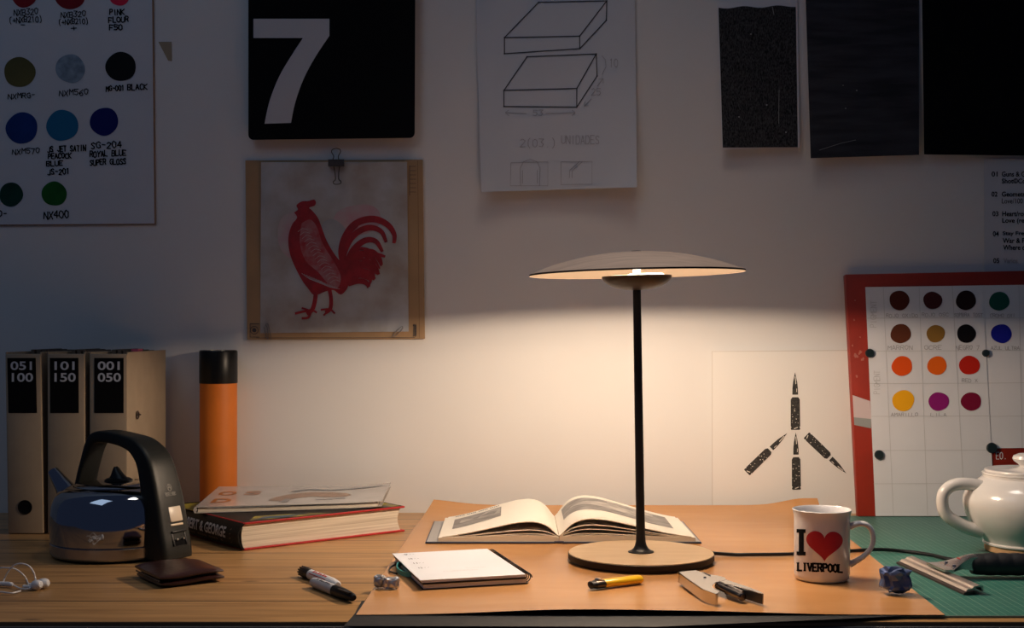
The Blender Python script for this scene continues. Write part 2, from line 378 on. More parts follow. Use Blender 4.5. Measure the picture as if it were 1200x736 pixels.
# ------------------------------------------------------------------ lamp
def lamp():
    bx, by = 0.1919, 1.906
    L = thing('table_lamp', 'lit table lamp with wide wooden disc shade on a black stem', 'lamp', (bx, by, ZB))
    ply = wood('lamp_base_ply', (0.66, 0.47, 0.28), (0.58, 0.39, 0.21), 0.45, (3, 20, 3), 3, None, 0.03)
    veneer = wood('grey_oak_veneer', (0.62, 0.46, 0.36), (0.42, 0.30, 0.23), 0.40, (3, 34, 3), 5, None, 0.1)
    edge = mat('dark_ply_edge', (0.014, 0.009, 0.008), 0.5, spec=0.3)
    bm = bmesh.new(); add_lathe(bm, [(0, 0), (0.1035, 0), (0.1035, 0.0035), (0, 0.0035)], (bx, by, ZB), 80); build('base_foot', bm, M['black_plastic'], L)
    bm = bmesh.new(); add_lathe(bm, [(0, 0.0035), (0.1075, 0.0035), (0.1083, 0.0045), (0.1083, 0.0112), (0.1075, 0.0118), (0, 0.0118)], (bx, by, ZB), 96)
    for f in bm.faces:
        c = f.calc_center_median(); 
        if math.hypot(c.x-bx, c.y-by) > 0.1065: f.material_index = 1
    b = build('base', bm, [ply, edge], L)
    bm = bmesh.new(); add_lathe(bm, [(0, 0.0118), (0.1072, 0.0118), (0.1072, 0.0128), (0, 0.0128)], (bx, by, ZB), 96); build('base_top', bm, ply, L)
    zt = ZB+0.0128; tx = bx-0.0062        # stem top leans a little to the left
    bm = bmesh.new()
    pr = [(0.0, 0), (0.0192, 0), (0.0190, 0.0012), (0.0150, 0.0026), (0.0112, 0.0055), (0.0088, 0.010), (0.0074, 0.016), (0.0068, 0.026), (0.0066, 0.06), (0.0062, 0.25), (0.0060, 0.404), (0, 0.404)]
    add_lathe(bm, pr, seg=32, axis=((bx, by, zt), (tx, by, zt+0.404))); build('stem', bm, M['black_plastic'], L)
    c = Vector((tx, by, 0.4326)); T = Matrix.Rotation(math.radians(-1.3), 4, 'Y')
    def inner(r): return 0.0264*(1-(r/0.16)**2)
    rr = [0.16*k/14 for k in range(14, -1, -1)]
    bm = bmesh.new(); add_lathe(bm, [(r, inner(r)+0.0012) for r in reversed(rr[1:])]+[(0.16, -0.0004), (0.1602, 0.0008), (0.16, 0.0022)]+[(r, inner(r)+0.0045*(1-(r/0.16)**3)+0.0022) for r in rr[1:]], c, 112, T)
    for f in bm.faces:
        if math.hypot(*(f.calc_center_median()-c).xy) > 0.1592: f.material_index = 1
    sh = build('lamp_shade', bm, [veneer, edge], L)
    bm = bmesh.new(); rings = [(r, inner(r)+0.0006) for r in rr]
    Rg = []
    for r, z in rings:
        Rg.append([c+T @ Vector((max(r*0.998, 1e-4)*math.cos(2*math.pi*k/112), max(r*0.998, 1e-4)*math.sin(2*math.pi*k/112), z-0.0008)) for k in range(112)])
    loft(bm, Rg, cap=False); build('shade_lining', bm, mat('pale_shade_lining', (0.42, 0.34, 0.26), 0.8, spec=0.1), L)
    bm = bmesh.new(); add_lathe(bm, [(0, 0.0305), (0.0085, 0.0305), (0.009, 0.033), (0.007, 0.0345), (0, 0.035)], c, 24, T); build('finial', bm, M['black_plastic'], L)
    # bowl hiding the source, seen from below
    bz = -0.0032; bronze = mat('bronze_bowl', (0.034, 0.020, 0.013), 0.45, spec=0.3)
    bm = bmesh.new(); pr = []
    for k in range(13):
        a = k/12*math.pi/2; pr.append((0.052*math.sin(a), bz-0.0212*math.cos(a)))
    for k in range(12, -1, -1):
        a = k/12*math.pi/2; pr.append((0.0505*math.sin(a), bz-0.0195*math.cos(a)+0.0001))
    add_lathe(bm, pr, c, 64, T); build('bowl', bm, bronze, L)
    bm = bmesh.new(); add_lathe(bm, [(0, bz-0.012), (0.006, bz-0.012), (0.006, 0.0255), (0, 0.0255)], c, 16, T); build('hub', bm, M['black_plastic'], L)
    e1 = emat('led_glow', (1.0, 0.72, 0.38), 1.2); e1.node_tree.nodes['Principled BSDF'].inputs['Base Color'].default_value = (0.02, 0.016, 0.01, 1); c_led = c+Vector((0.014, 0, 0))
    bm = bmesh.new(); add_lathe(bm, [(0.007, bz-0.012), (0.026, bz-0.010), (0.026, bz+0.0022), (0.025, bz+0.0032), (0.007, bz+0.0032)], c_led, 32, T); build('led_module', bm, e1, L)
    # luminous disc under the middle of the shade
    e2 = emat('lamp_light', LAMP_COL, LAMP_POWER)
    bm = bmesh.new(); vs = [bm.verts.new(c+T @ Vector((0.0585*math.cos(2*math.pi*k/40), 0.0585*math.sin(2*math.pi*k/40), 0.0195))) for k in range(40)]
    f = bm.faces.new(vs[::-1]); build('light_diffuser', bm, e2, L, recalc=False, smooth=False)
    # cord across the sheet and the mat
    P = [(bx+0.1, by+0.035, 0.0115), (bx+0.14, by+0.036, 0.0085)]
    for px, py, z in ((880, 650, 0.009), (940, 649, 0.009), (1000, 645.5, 0.009), (1030, 644, 0.0085), (1060, 646, 0.0065), (1090, 650, 0.0065), (1112, 655, 0.0065), (1145, 659, 0.0065), (1200, 661, 0.0065), (1260, 662, 0.0065)):
        q = at(px, py, z); P.append((q.x, q.y, z))
    P.append((1.2, 1.86, 0.0065))
    bm = bmesh.new(); add_tube(bm, smooth_path(P, 8), 0.0028, 10); build('cord', bm, M['black_plastic'], L)
lamp()

# ------------------------------------------------------------------ sheets on the wall
def wall_map(off):
    """pixel -> point on the wall, off(px, py) metres in front of it"""
    return lambda x, y: onY(x, y, WALL-off(x, y))
def sheet_mesh(corners, off, th=0.0004, n=14, edgewob=0.0):
    """corners TL TR BR BL in px; curved thin sheet"""
    bm = bmesh.new(); tl, tr, br, bl = corners; A = []; Bk = []
    for j in range(n+1):
        v = j/n
        for i in range(n+1):
            u = i/n
            x = (tl[0]*(1-u)+tr[0]*u)*(1-v)+(bl[0]*(1-u)+br[0]*u)*v
            y = (tl[1]*(1-u)+tr[1]*u)*(1-v)+(bl[1]*(1-u)+br[1]*u)*v
            if edgewob and j == 0: y += edgewob*math.sin(i*1.7)
            o = off(x, y); A.append(bm.verts.new(onY(x, y, WALL-o))); Bk.append(bm.verts.new(onY(x, y, WALL-o+th)))
    g = lambda i, j: j*(n+1)+i
    for j in range(n):
        for i in range(n):
            q = (g(i, j), g(i, j+1), g(i+1, j+1), g(i+1, j))
            bm.faces.new([A[k] for k in q]); bm.faces.new([Bk[k] for k in q[::-1]])
    per = [g(i, 0) for i in range(n+1)]+[g(n, j) for j in range(1, n+1)]+[g(i, n) for i in range(n-1, -1, -1)]+[g(0, j) for j in range(n-1, 0, -1)]
    for a, b in zip(per, per[1:]+per[:1]): bm.faces.new((A[a], A[b], Bk[b], Bk[a]))
    return bm
EPS = 0.0006
def lifted(off, e=EPS): return lambda x, y: off(x, y)+e

# paint swatch sheet, upper left
def paint(name, rgb, var=None, rough=0.6): return mat(name, rgb, rough, spec=0.15, var=var, bump=(60, 0.08))
off = lambda x, y: 0.0045
L = thing('swatch_sheet', 'white sheet of spray paint dots with black handwriting taped up high on the left', 'paint chart', onY(80, 262, WALL))
bm = sheet_mesh([(-110, -70), (177.5, -70), (181, 262), (-110, 264)], off, 0.0035, 2); build('card', bm, [M['paper_blue']], L)
bm = bmesh.new(); g = []
for p in ((178.2, -70), (181.6, 262.6)): g.append(onY(*p, WALL-0.003))
add_tube(bm, g, 0.0017, 6); 
add_tube(bm, [onY(-110, 264.6, WALL-0.003), onY(181.6, 262.6, WALL-0.003)], 0.0011, 6)
build('card_edge_shadow', bm, mat('edge_shadow_brown', (0.30, 0.17, 0.09), 0.8), L)  # brown strips stand in for the edge shadow at right and bottom
mp = wall_map(lifted(off)); mp2 = wall_map(lifted(off, 0.0009))
for i, (x, y, r, c, v) in enumerate([(28, -7, 15.5, (0.24, 0.008, 0.016), None), (82, -6, 17.5, (0.20, 0.006, 0.014), None), (140, -6, 12.5, (0.75, 0.02, 0.07), None),
        (23, 84.5, 18, (0.12, 0.105, 0.035), (8, 0.3)), (82.5, 80.5, 17, (0.27, 0.36, 0.45), (70, 0.45)), (141.5, 78, 17.5, (0.004, 0.004, 0.005), None),
        (25.5, 150, 18.5, (0.004, 0.035, 0.20), (20, 0.3)), (73, 147, 18.5, (0.01, 0.14, 0.29), None), (122, 142.5, 16.5, (0.004, 0.008, 0.13), None),
        (13, 228, 14, (0.004, 0.05, 0.035), (20, 0.4)), (63.5, 227, 14.5, (0.008, 0.11, 0.016), (20, 0.3))]):
    decal('paint_dot', [blob(x, y, r, 0.05, seed=i)], mp, paint('dot_paint', c, v), L)
for cap in ([('NXB320', 16, 11, 45, 18), ('(+NXB210)', 10, 20.5, 50, 27), ('-', 23, 26, 31, 32)], [('NXB320', 71, 14, 101, 20.5), ('(+NXB210)', 68, 23, 104, 29), ('+', 82, 30, 91, 37)],
        [('PINK', 128, 11, 146, 17.5), ('FLOUR', 127, 20.5, 151, 26.5), ('F50', 128, 29, 144, 35)], [('NXMRG-', 9, 110, 42, 116)], [('NXM560', 69, 106, 104, 112.5)],
        [('MG-001', 124, 101, 146, 107), ('BLACK', 149, 99.5, 173, 106)], [('NXM570', 14, 175, 47, 181)], [('JS JET SATIN', 55, 172, 101, 178.5), ('PEACOCK', 56, 180.5, 84, 186.5), ('BLUE', 54, 189.5, 74, 195), ('JS-201', 55, 198.5, 82, 205)],
        [('SG-204', 106, 167, 143, 174.5), ('ROYAL BLUE', 105, 177.5, 148, 184), ('SUPER GLOSS', 105, 187.5, 148, 194)], [('NX400', 51, 248, 81, 256.5)], [('O-', -3, 247, 9, 254)]):
    bold = cap[0][0] in ('PINK', 'NX400', 'MG-001', 'JS JET SATIN', 'SG-204', 'O-')
    W = []
    for t, a, b, c, d in cap: W += hand(t, a, b, c, d, 1.3 if bold else 0.95, 0.75, -0.05)
    decal('handwritten_note', W, mp2, M['ink'], L)
# scrap of masking tape
bm = bmesh.new(); vs = [bm.verts.new(onY(x, y, WALL-0.0012)) for x, y in ((185.5, 49), (197, 71), (201.5, 71.5), (201, 49))]
f = bm.faces.new(vs); r = bmesh.ops.extrude_face_region(bm, geom=[f]); bmesh.ops.translate(bm, vec=(0, 0.001, 0), verts=[v for v in r['geom'] if isinstance(v, bmesh.types.BMVert)])
tag(build('tape_scrap', bm, mat('old_masking_tape', (0.33, 0.26, 0.17), 0.7), loc=onY(194, 60, WALL)), 'small torn scrap of tan masking tape beside the swatch sheet', 'tape')

# black calendar board with a 7
L = thing('calendar_sheet', 'black hanging calendar sheet with rounded corners and a large white 7', 'calendar', onY(388, 162, WALL))
def rrect(x0, y0, x1, y1, r, n=5, skew=(0, 0, 0, 0)):
    P = []
    for cx, cy, a0 in ((x1-r, y1-r, 0), (x0+r, y1-r, 90), (x0+r, y0+r, 180), (x1-r, y0+r, 270)):
        for k in range(n+1):
            a = math.radians(a0+90*k/n); P.append((cx+r*math.cos(a), cy+r*math.sin(a)))
    return P
bm = bmesh.new()
def cal(x, y, o): return onY(x+(y-163)*-0.004*(1 if x > 390 else 0), y-(x-291)*0.012*(1 if y > 60 else 0), WALL-o)
P = rrect(291, -60, 486, 164, 6)
a = [bm.verts.new(cal(x, y, 0.020)) for x, y in P]; b = [bm.verts.new(cal(x, y, 0.016)) for x, y in P]
bm.faces.new(a); bm.faces.new(b[::-1])
for i in range(len(P)): bm.faces.new((a[i], a[(i+1) % len(P)], b[(i+1) % len(P)], b[i]))
build('board', bm, mat('black_board', (0.003, 0.003, 0.004), 0.75, spec=0.10), L)
seven = [(297, 22), (386, 22), (386, 42), (370, 66), (356, 92), (346, 120), (341, 144), (310, 145), (316, 118), (327, 90), (341, 66), (355, 44.5), (297, 44.5)]
decal('numeral', [poly(spl(seven[2:7], 4)+[seven[7]]+spl(seven[7:12], 4)[1:]+[seven[12], seven[0], seven[1]])], wall_map(lambda x, y: 0.0206), mat('grey_white_ink', (0.55, 0.55, 0.57), 0.7), L)
for px in (330, 450):
    bm = bmesh.new(); add_box(bm, onY(px, 30, WALL-0.008), (0.02, 0.0158, 0.02)); build('hanger', bm, M['kraft'], L)

# rooster print: kraft folder, tissue sheet, binder clip, paper clips
offK = lambda x, y: 0.004+0.003*clamp((y-187)/210)
bm = sheet_mesh([(287.5, 188), (495.5, 187), (498, 397), (289.5, 398)], offK, 0.002, 6)
K = tag(build('kraft_folder', bm, M['kraft'], loc=onY(390, 397, WALL)), 'brown kraft folder pinned behind the red rooster print', 'folder')
decal('stamp', [ribbon([(298+4.6*math.cos(a*0.4), 387+4.6*math.sin(a*0.4)) for a in range(17)], 0.7), blob(298, 387, 2.4), ribbon([(293, 379.5), (304, 379.5)], 0.7), ribbon([(293, 379.5), (293, 395)], 0.7), ribbon([(293, 395), (304, 395)], 0.7),
   ribbon([(480, 194), (480, 229)], 0.6)]+[ribbon([(480, 195+k*5), (487.5, 195+k*5)], 0.5) for k in range(7)]+hand('2110', 484, 380, 488, 394, 0.6)+[ribbon([(300, 396), (486, 395.6)], 0.6)], wall_map(lifted(offK)), mat('stamp_ink', (0.06, 0.05, 0.05), 0.7), K)
decal('fold_line', [ribbon([(489.5, 188), (491.5, 396.5)], 0.8)], wall_map(lifted(offK)), mat('fold_brown', (0.26, 0.16, 0.08), 0.8), K)
def offT(x, y): return 0.0085+0.0016*mnoise.noise(Vector((x*0.035, y*0.03, 1.7)))+0.0012*mnoise.noise(Vector((x*0.11, y*0.05, 4.2)))
T_ = thing('rooster_print', 'crumpled tissue sheet printed with a red rooster hanging by a binder clip', 'art print', onY(392, 390, WALL))
bm = sheet_mesh([(306, 190), (477, 189.5), (479, 388.5), (305, 390.5)], offT, 0.0003, 40)
build('tissue', bm, mat('grey_tissue', (0.45, 0.47, 0.49), 0.7, var=(13, 0.3), col2=(0.33, 0.29, 0.255), bump=(16, 1.0)), T_)
red = mat('rooster_red', (0.33, 0.010, 0.018), 0.6, var=(60, 0.4), col2=(0.22, 0.006, 0.012)); mT = wall_map(lifted(offT, 0.0010)); mT0 = wall_map(lifted(offT, 0.0005)); mT2 = wall_map(lifted(offT, 0.0014))
def cr(pts): return [(270+x/1.796, y/1.796) for x, y in pts]
pinkm = mat('pale_pink_ink', (0.46, 0.27, 0.30), 0.7, var=(26, 0.2), col2=(0.43, 0.38, 0.39)); greyp = mat('grey_blue_ink', (0.34, 0.36, 0.39), 0.7, var=(20, 0.2))
decal('pink_patch', [blob(*cr([(140, 495)])[0], 22, 0.1, ry=30), blob(*cr([(268, 462)])[0], 29, 0.1, ry=17)], mT0, pinkm, T_, 6)
decal('grey_patch', [blob(*cr([(215, 520)])[0], 22, 0.12, ry=30)], wall_map(lifted(offT, 0.0007)), greyp, T_, 6)
body = cr([(134, 447), (142, 441), (139, 432), (150, 424), (164, 423), (176, 420), (180, 426), (177, 433), (166, 437), (172, 443), (184, 458), (192, 478), (202, 505), (216, 530), (232, 552), (246, 574), (249, 596), (244, 610), (232, 620), (218, 611), (206, 612), (196, 615), (184, 620), (174, 620), (164, 608), (152, 592), (138, 566), (127, 540), (122, 515), (123, 492), (130, 472), (138, 462), (140, 456)])
decal('rooster_body', [poly(spl(body+[body[0]], 4)[:-1])], mT, red, T_, 5)
tail = []
for pts, w0 in [([(236, 560), (232, 530), (240, 500), (258, 475), (282, 463), (308, 462), (332, 474), (345, 494), (344, 512)], 10), ([(240, 566), (240, 535), (252, 505), (272, 486), (296, 479), (318, 488), (328, 510)], 9),
        ([(242, 572), (248, 545), (262, 522), (284, 506), (306, 508), (320, 530)], 9), ([(244, 580), (256, 556), (274, 538), (296, 530), (312, 542), (318, 558)], 9), ([(246, 588), (264, 566), (284, 556), (302, 560), (312, 578)], 9),
        ([(246, 594), (268, 580), (288, 576), (304, 588)], 9), ([(248, 600), (268, 592), (284, 594), (292, 604)], 8), ([(234, 548), (238, 515), (250, 490), (268, 474)], 7), ([(262, 575), (286, 545), (306, 536), (326, 540)], 6)]:
    q = spl(cr(pts), 6); n = len(q); tail.append(ribbon(q, [w0/1.796*(0.35+1.1*math.sin(math.pi*clamp(0.12+0.8*k/n))) for k in range(n)]))
for k in range(9):
    a = k/8; x1, y1 = 318-30*a, 560+46*a; pts = [(238+8*a, 562+34*a), (250+10*a, 540+44*a), (272+4*a, 524+58*a), (298-4*a, 530+60*a), (x1, y1)]
    q = spl(cr(pts), 5); n = len(q); tail.append(ribbon(q, [3.1*(0.35+0.9*math.sin(math.pi*clamp(0.15+0.8*j/n))) for j in range(n)]))
decal('rooster_tail', tail, mT, red, T_)
worn = mat('worn_red_ink', (0.34, 0.15, 0.17), 0.7, var=(55, 0.5), col2=(0.33, 0.02, 0.03))
decal('worn_patch', [poly(spl(cr([(150, 470), (168, 462), (182, 478), (194, 512), (214, 545), (232, 580), (226, 606), (208, 600), (186, 574), (158, 548), (146, 510), (150, 470)]), 4)[:-1])], wall_map(lifted(offT, 0.0012)), worn, T_, 5)
legs = []
for pts, w0 in [([(180, 610), (178, 632), (172, 652), (160, 660)], 9), ([(172, 652), (152, 656), (136, 660)], 5), ([(170, 653), (164, 668), (150, 670)], 5), ([(168, 654), (150, 648)], 4), ([(172, 652), (182, 658)], 4),
        ([(208, 606), (212, 630), (210, 650), (200, 658)], 8), ([(210, 650), (190, 652)], 4), ([(208, 652), (196, 664)], 4), ([(210, 650), (220, 660)], 4)]:
    q = spl(cr(pts), 4); legs.append(ribbon(q, w0/1.796))
decal('rooster_legs', legs, mT, red, T_)
cuts = []
for k in range(16):
    x0 = 150+k*4.5; y0 = 478+k*7.2
    cuts.append(ribbon(spl(cr([(x0-8, y0+10), (x0+2, y0+3), (x0+13, y0+6)]), 3), 0.5))
for k in range(9): cuts.append(ribbon(spl(cr([(150+k*5, 575+k*2), (168+k*5, 588+k*2), (190+k*5, 592+k*2)]), 3), 0.5))
decal('carved_lines', cuts, mT2, mat('carved_pale', (0.40, 0.33, 0.34), 0.7), T_)
cl = thing('binder_clip', 'black binder clip with brassy wire handles gripping the rooster print', 'clip', onY(393, 190, WALL-0.014))
bm = bmesh.new(); c = onY(394, 191, WALL-0.0145)
add_prism(bm, [(-0.0045, -0.006), (0.0045, -0.006), (0.0028, 0.0065), (-0.0028, 0.0065)], -0.015, 0.015, Matrix.Translation(c) @ Matrix(((0, 0, 1, 0), (1, 0, 0, 0), (0, 1, 0, 0), (0, 0, 0, 1))))
build('clip_body', bm, mat('brown_black_clip', (0.05, 0.03, 0.02), 0.35), cl)
brass = mat('wire_dark_brass', (0.10, 0.085, 0.06), 0.35, 0.8)
for pts in ([(390, 187), (391, 183), (388.5, 178), (390, 175), (394, 174), (398, 175), (399, 178), (396.5, 183), (397, 187)], [(391, 195), (392.5, 202), (393, 210), (390.5, 213), (391.5, 215.5), (395, 216), (399, 215), (399.5, 212.5), (397, 210), (397, 202), (398, 195)]):
    bm = bmesh.new(); add_tube(bm, smooth_path([onY(x, y, WALL-0.0205) for x, y in pts], 5), 0.0009, 8); build('wire_handle', bm, brass, cl)
for pts, lab in (([(309, 383), (312, 395), (314, 396), (313, 384), (311, 381), (314, 380), (317.5, 396), (316.5, 398)], 'thin wire paper clip at the lower left corner of the rooster print'),
                 ([(458, 395.5), (470, 383), (472, 384), (471, 386.5), (463, 394), (461, 393), (466, 386), (468, 386)], 'thin wire paper clip at the lower right corner of the rooster print')):
    bm = bmesh.new(); add_tube(bm, smooth_path([onY(x, y, WALL-0.0112) for x, y in pts], 5), 0.0006, 6)
    tag(build('paper_clip', bm, mat('clip_wire', (0.25, 0.25, 0.26), 0.3, 0.9), loc=onY(*pts[0], WALL-0.011)), lab, 'paper clip', 'paper clips on the rooster print')

# drawing sheet
def offD(x, y):
    v = clamp((y+20)/245); u = (x-651)/93
    return 0.004+0.012*v*v+0.010*v**3*u*u*(1.2 if u > 0 else 0.7)
L = thing('drawing_sheet', 'white paper sheet with line drawings of two flat boxes', 'drawing', onY(652, 222, WALL))
bm = sheet_mesh([(556, -60), (743.5, -60), (746.5, 219.5), (564, 225)], offD, 0.0003, 20); build('paper', bm, M['paper_blue'], L)
mD = wall_map(lifted(offD, 0.0007)); dr = lambda pts: [(540+x/3.068, y/3.068) for x, y in pts]
ln = []
for pts in ([(157, 135), (280, 8), (525, 3), (427, 130)], [(427, 130), (157, 135), (157, 193), (428, 175), (427, 130)], [(428, 175), (523, 73), (525, 3)],
            [(155, 325), (238, 204), (487, 194), (417, 318)], [(417, 318), (155, 325), (155, 383), (417, 385), (417, 318)], [(417, 385), (490, 273), (487, 194)]):
    p = dr(pts)
    for a, b in zip(p[:-1], p[1:]): 
        k = 8; ln.append(ribbon([(a[0]+(b[0]-a[0])*t/k, a[1]+(b[1]-a[1])*t/k) for t in range(k+1)], 1.15))
    for a in p: ln.append(blob(a[0], a[1], 0.9))
decal('pen_lines', ln, mD, mat('pen_ink', (0.03, 0.03, 0.035), 0.6), L)
pc = []
for pts in ([(160, 405), (235, 408)], [(305, 408), (412, 405)], [(172, 396), (160, 405), (173, 416)], [(400, 396), (412, 405), (400, 416)], [(507, 200), (520, 215), (522, 240), (508, 268)], [(445, 380), (470, 355)], [(490, 310), (512, 283)], [(447, 365), (443, 382), (460, 380)], [(495, 285), (512, 282), (512, 300)],
            [(180, 585), (313, 582), (313, 668), (178, 668), (180, 585)], [(360, 582), (472, 580), (472, 662), (360, 664), (360, 582)], [(215, 668), (213, 605), (225, 582), (250, 572), (275, 582), (285, 605), (283, 668)], [(390, 640), (392, 612), (430, 578)], [(222, 660), (222, 612)], [(275, 660), (275, 612)], [(400, 640), (400, 615), (438, 580)]):
    pc.append(ribbon(dr(pts), 0.65))
def hd(t, x0, y0, x1, y1, wd=0.65): return hand(t, 540+x0/3.068, y0/3.068, 540+x1/3.068, y1/3.068, wd, 0.25)
sk = pc[9:]; pc = pc[:9]
PU = hd('2(03.)', 212, 500, 345, 528)+hd('UNIDADES', 360, 488, 500, 518)
pc += hd('10', 533, 212, 567, 242)+hd('53', 258, 396, 298, 416)+hd('25', 468, 318, 505, 342)+PU
decal('pencil_dimensions', pc[:-len(PU)], mD, M['pencil'], L)
decal('pencil_caption', PU, mD, M['pencil'], L)
for q in (lambda s_: ([s_[0], s_[2], s_[4], s_[5]], [s_[1], s_[3], s_[6]]))(sk): decal('pencil_sketch', q, mD, M['pencil'], L)

# three black printed sheets, upper right
def dark_sheet(name, label, corners, col, col2, curl, border=None, stretch=(1, 1, 1), sc=60, tape=False):
    tl, tr, br, bl = corners
    def off(x, y):
        v = clamp((y-tl[1])/(bl[1]-tl[1])); u = clamp((x-tl[0])/(tr[0]-tl[0]))
        return 0.003+curl*(v**2)*(0.75+0.5*abs(u-0.5))+0.002*math.sin(u*5)*v
    L = thing(name, label, 'print', onY((bl[0]+br[0])/2, bl[1], WALL), 'black ink prints on the wall')
    m = mat(name+'_ink', col, 0.7, spec=0.10, var=(sc, 0.9), col2=col2, stretch=stretch, bump=(120, 0.3))
    if border:
        bm = sheet_mesh(corners, off, 0.0004, 16); build('paper', bm, M['paper'], L)
        a, b, c, d = border
        n = 16; V = []; Fc = []
        for j in range(n+1):
            for i in range(n+1):
                u, v = i/n, j/n
                xx = (a[0]*(1-u)+b[0]*u)*(1-v)+(d[0]*(1-u)+c[0]*u)*v; yy = (a[1]*(1-u)+b[1]*u)*(1-v)+(d[1]*(1-u)+c[1]*u)*v
                if j == 0: yy += 1.2*math.sin(i*0.9)
                V.append((xx, yy))
        for j in range(n):
            for i in range(n): k = j*(n+1)+i; Fc.append([k, k+n+1, k+n+2, k+1])
        decal('ink_block', [(V, Fc)], wall_map(lifted(off, 0.0008)), m, L)
        decal('scratches', [ribbon([(913, 105), (912.5, 145)], 0.5), ribbon([(905, 8), (907, 17)], 0.6), blob(898.5, 123, 0.9), blob(866, 137, 0.8), blob(921, 155, 0.9), blob(880, 40, 0.7)], wall_map(lifted(off, 0.0013)), mat('dim_scratch', (0.30, 0.30, 0.31), 0.7), L)
    else:
        bm = sheet_mesh(corners, off, 0.0006, 16); build('ink_sheet', bm, m, L)
        if tape: decal('specks', [blob(1004, 106, 0.9), blob(991, 127, 0.8), blob(988, 100, 0.6), ribbon([(960, 176), (985, 168), (1003, 164)], 0.5)], wall_map(lifted(off, 0.0009)), mat('dim_speck', (0.22, 0.22, 0.23), 0.7), L)
    return L
dark_sheet('black_print', 'small black ink print with white paper margins, first of the wall prints', [(840, 3), (934.5, -1), (937, 173), (846, 175)], (0.065, 0.065, 0.068), (0.006, 0.006, 0.007), 0.012, border=[(842, 9), (932.5, 7), (935, 172.5), (847, 173)], stretch=(6, 6, 2.2), sc=90)
dark_sheet('black_print', 'charcoal grey ink sheet hanging between the other two black prints', [(943, -40), (1077, -40), (1077, 181.5), (950, 185.5)], (0.046, 0.048, 0.058), (0.024, 0.025, 0.030), 0.016, stretch=(0.8, 0.8, 6), sc=9, tape=True)
dark_sheet('black_print', 'deepest black ink sheet cut by the frame at the upper right', [(1080, -40), (1262, -40), (1258, 183), (1083, 181)], (0.003, 0.003, 0.0035), (0.002, 0.002, 0.002), 0.012)

# printed list
off = lambda x, y: 0.003
L = thing('list_sheet', 'white sheet with a printed numbered list above the red board', 'printed list', onY(1200, 330, WALL))
bm = sheet_mesh([(1153, 186), (1290, 186), (1290, 345), (1153.5, 345)], off, 0.0004, 2); build('paper', bm, M['paper_blue'], L)
mp = wall_map(lifted(off)); tx = []
for t, x0, x1, yb, bo in [('01', 1162, 1169, 207, .02), ('Guns & Ge', 1174, 1205, 207, .02), ('Shot©Col', 1174, 1203.5, 215, .02), ('02', 1162, 1169, 230.5, .02), ('Geometric', 1174, 1206, 230.5, .02), ('Love/100', 1174, 1198.5, 238.5, 0),
        ('03', 1163, 1170, 253.5, .02), ('Heart/rou', 1174.5, 1203, 253.5, .02), ('Love (refi', 1174.5, 1204, 261.5, .02), ('04', 1163.5, 1170.5, 277, .02), ('Stay Free', 1175, 1204, 277, .02), ('War & Pe', 1175, 1204.5, 285, .02), ('Where do', 1175.5, 1205, 293, .02), ('05', 1164, 1171, 308.5, .02)]:
    tx.append(typeset(t, x0, yb-6, x1, yb+(1.3 if t[0] in 'Ly' and '(' in t else 0), bo))
decal('list_text', tx, mp, M['ink'], L)
decal('grey_text', [typeset('Varios', 1176, 302.5, 1192.5, 308.5, 0.015)], mp, M['pencil'], L)

# bullet poster standing against the wall
off = lambda x, y: 0.012+0.004*clamp((y-411)/180)
L = thing('peace_poster', 'white panel printed with four black bullets set as a peace sign', 'poster', onY(915, 600, WALL-0.015))
bm = sheet_mesh([(834, 411.5), (1003, 410), (1003, 602), (834.5, 602)], off, 0.004, 4); build('panel', bm, mat('poster_card', (0.76, 0.745, 0.72), 0.8, spec=0.2), L)
decal('panel_edge_shadow', [ribbon([(834.8, 600), (834.5, 412), (1002, 410.6)], 1.0)], wall_map(lifted(off, 0.0004)), mat('edge_shadow_tint', (0.60, 0.57, 0.53), 0.8), L)  # darker outline painted on the face as the panel's edge shadow line
mB = wall_map(lifted(off)); mB2 = wall_map(lifted(off, 0.0010))
ps = lambda x, y: (820+x/3.68, 400+y/3.68)
blk = mat('bullet_ink', (0.010, 0.010, 0.010), 0.6, var=(260, 1.0), col2=(0.05, 0.048, 0.045))
for (b0, b1, wd) in (((413, 382), (411, 135), 41), ((203, 566), (376, 397), 37), ((417, 640), (414, 394), 39), ((460, 405), (631, 569), 37)):
    a = Vector(ps(*b0)); t = Vector(ps(*b1)); ax = (t-a); n = Vector((-ax.y, ax.x)).normalized(); h = wd/3.68/2
    def bp(s, k): q = a+ax*s+n*h*k; return (q.x, q.y)
    case = [bp(0, .9), bp(.025, 1), bp(.05, .82), bp(.06, 1), bp(.53, .95), bp(.57, .62), bp(.57, -.62), bp(.53, -.95), bp(.06, -1), bp(.05, -.82), bp(.025, -1), bp(0, -.9)]
    tip = [bp(.615, .60), bp(.72, .58), bp(.82, .46), bp(.92, .22), bp(1, 0.02), bp(1, -0.02), bp(.92, -.22), bp(.82, -.46), bp(.72, -.58), bp(.615, -.60)]
    decal('bullet_print', [poly(case), poly(tip)], mB, blk, L)
    decal('bullet_highlight', [ribbon([bp(.80+0.0*k, 0.15), bp(.93, 0.02)], 0.9), ribbon([bp(.02, -.3), bp(.045, .5)], 0.9), ribbon([bp(.66, .3), bp(.72, .35)], 0.7)]+[blob(*bp(random.uniform(.1, .5), random.uniform(-.8, .8)), random.uniform(.25, .6)) for _ in range(14)], mB2, M['paper_warm'], L)

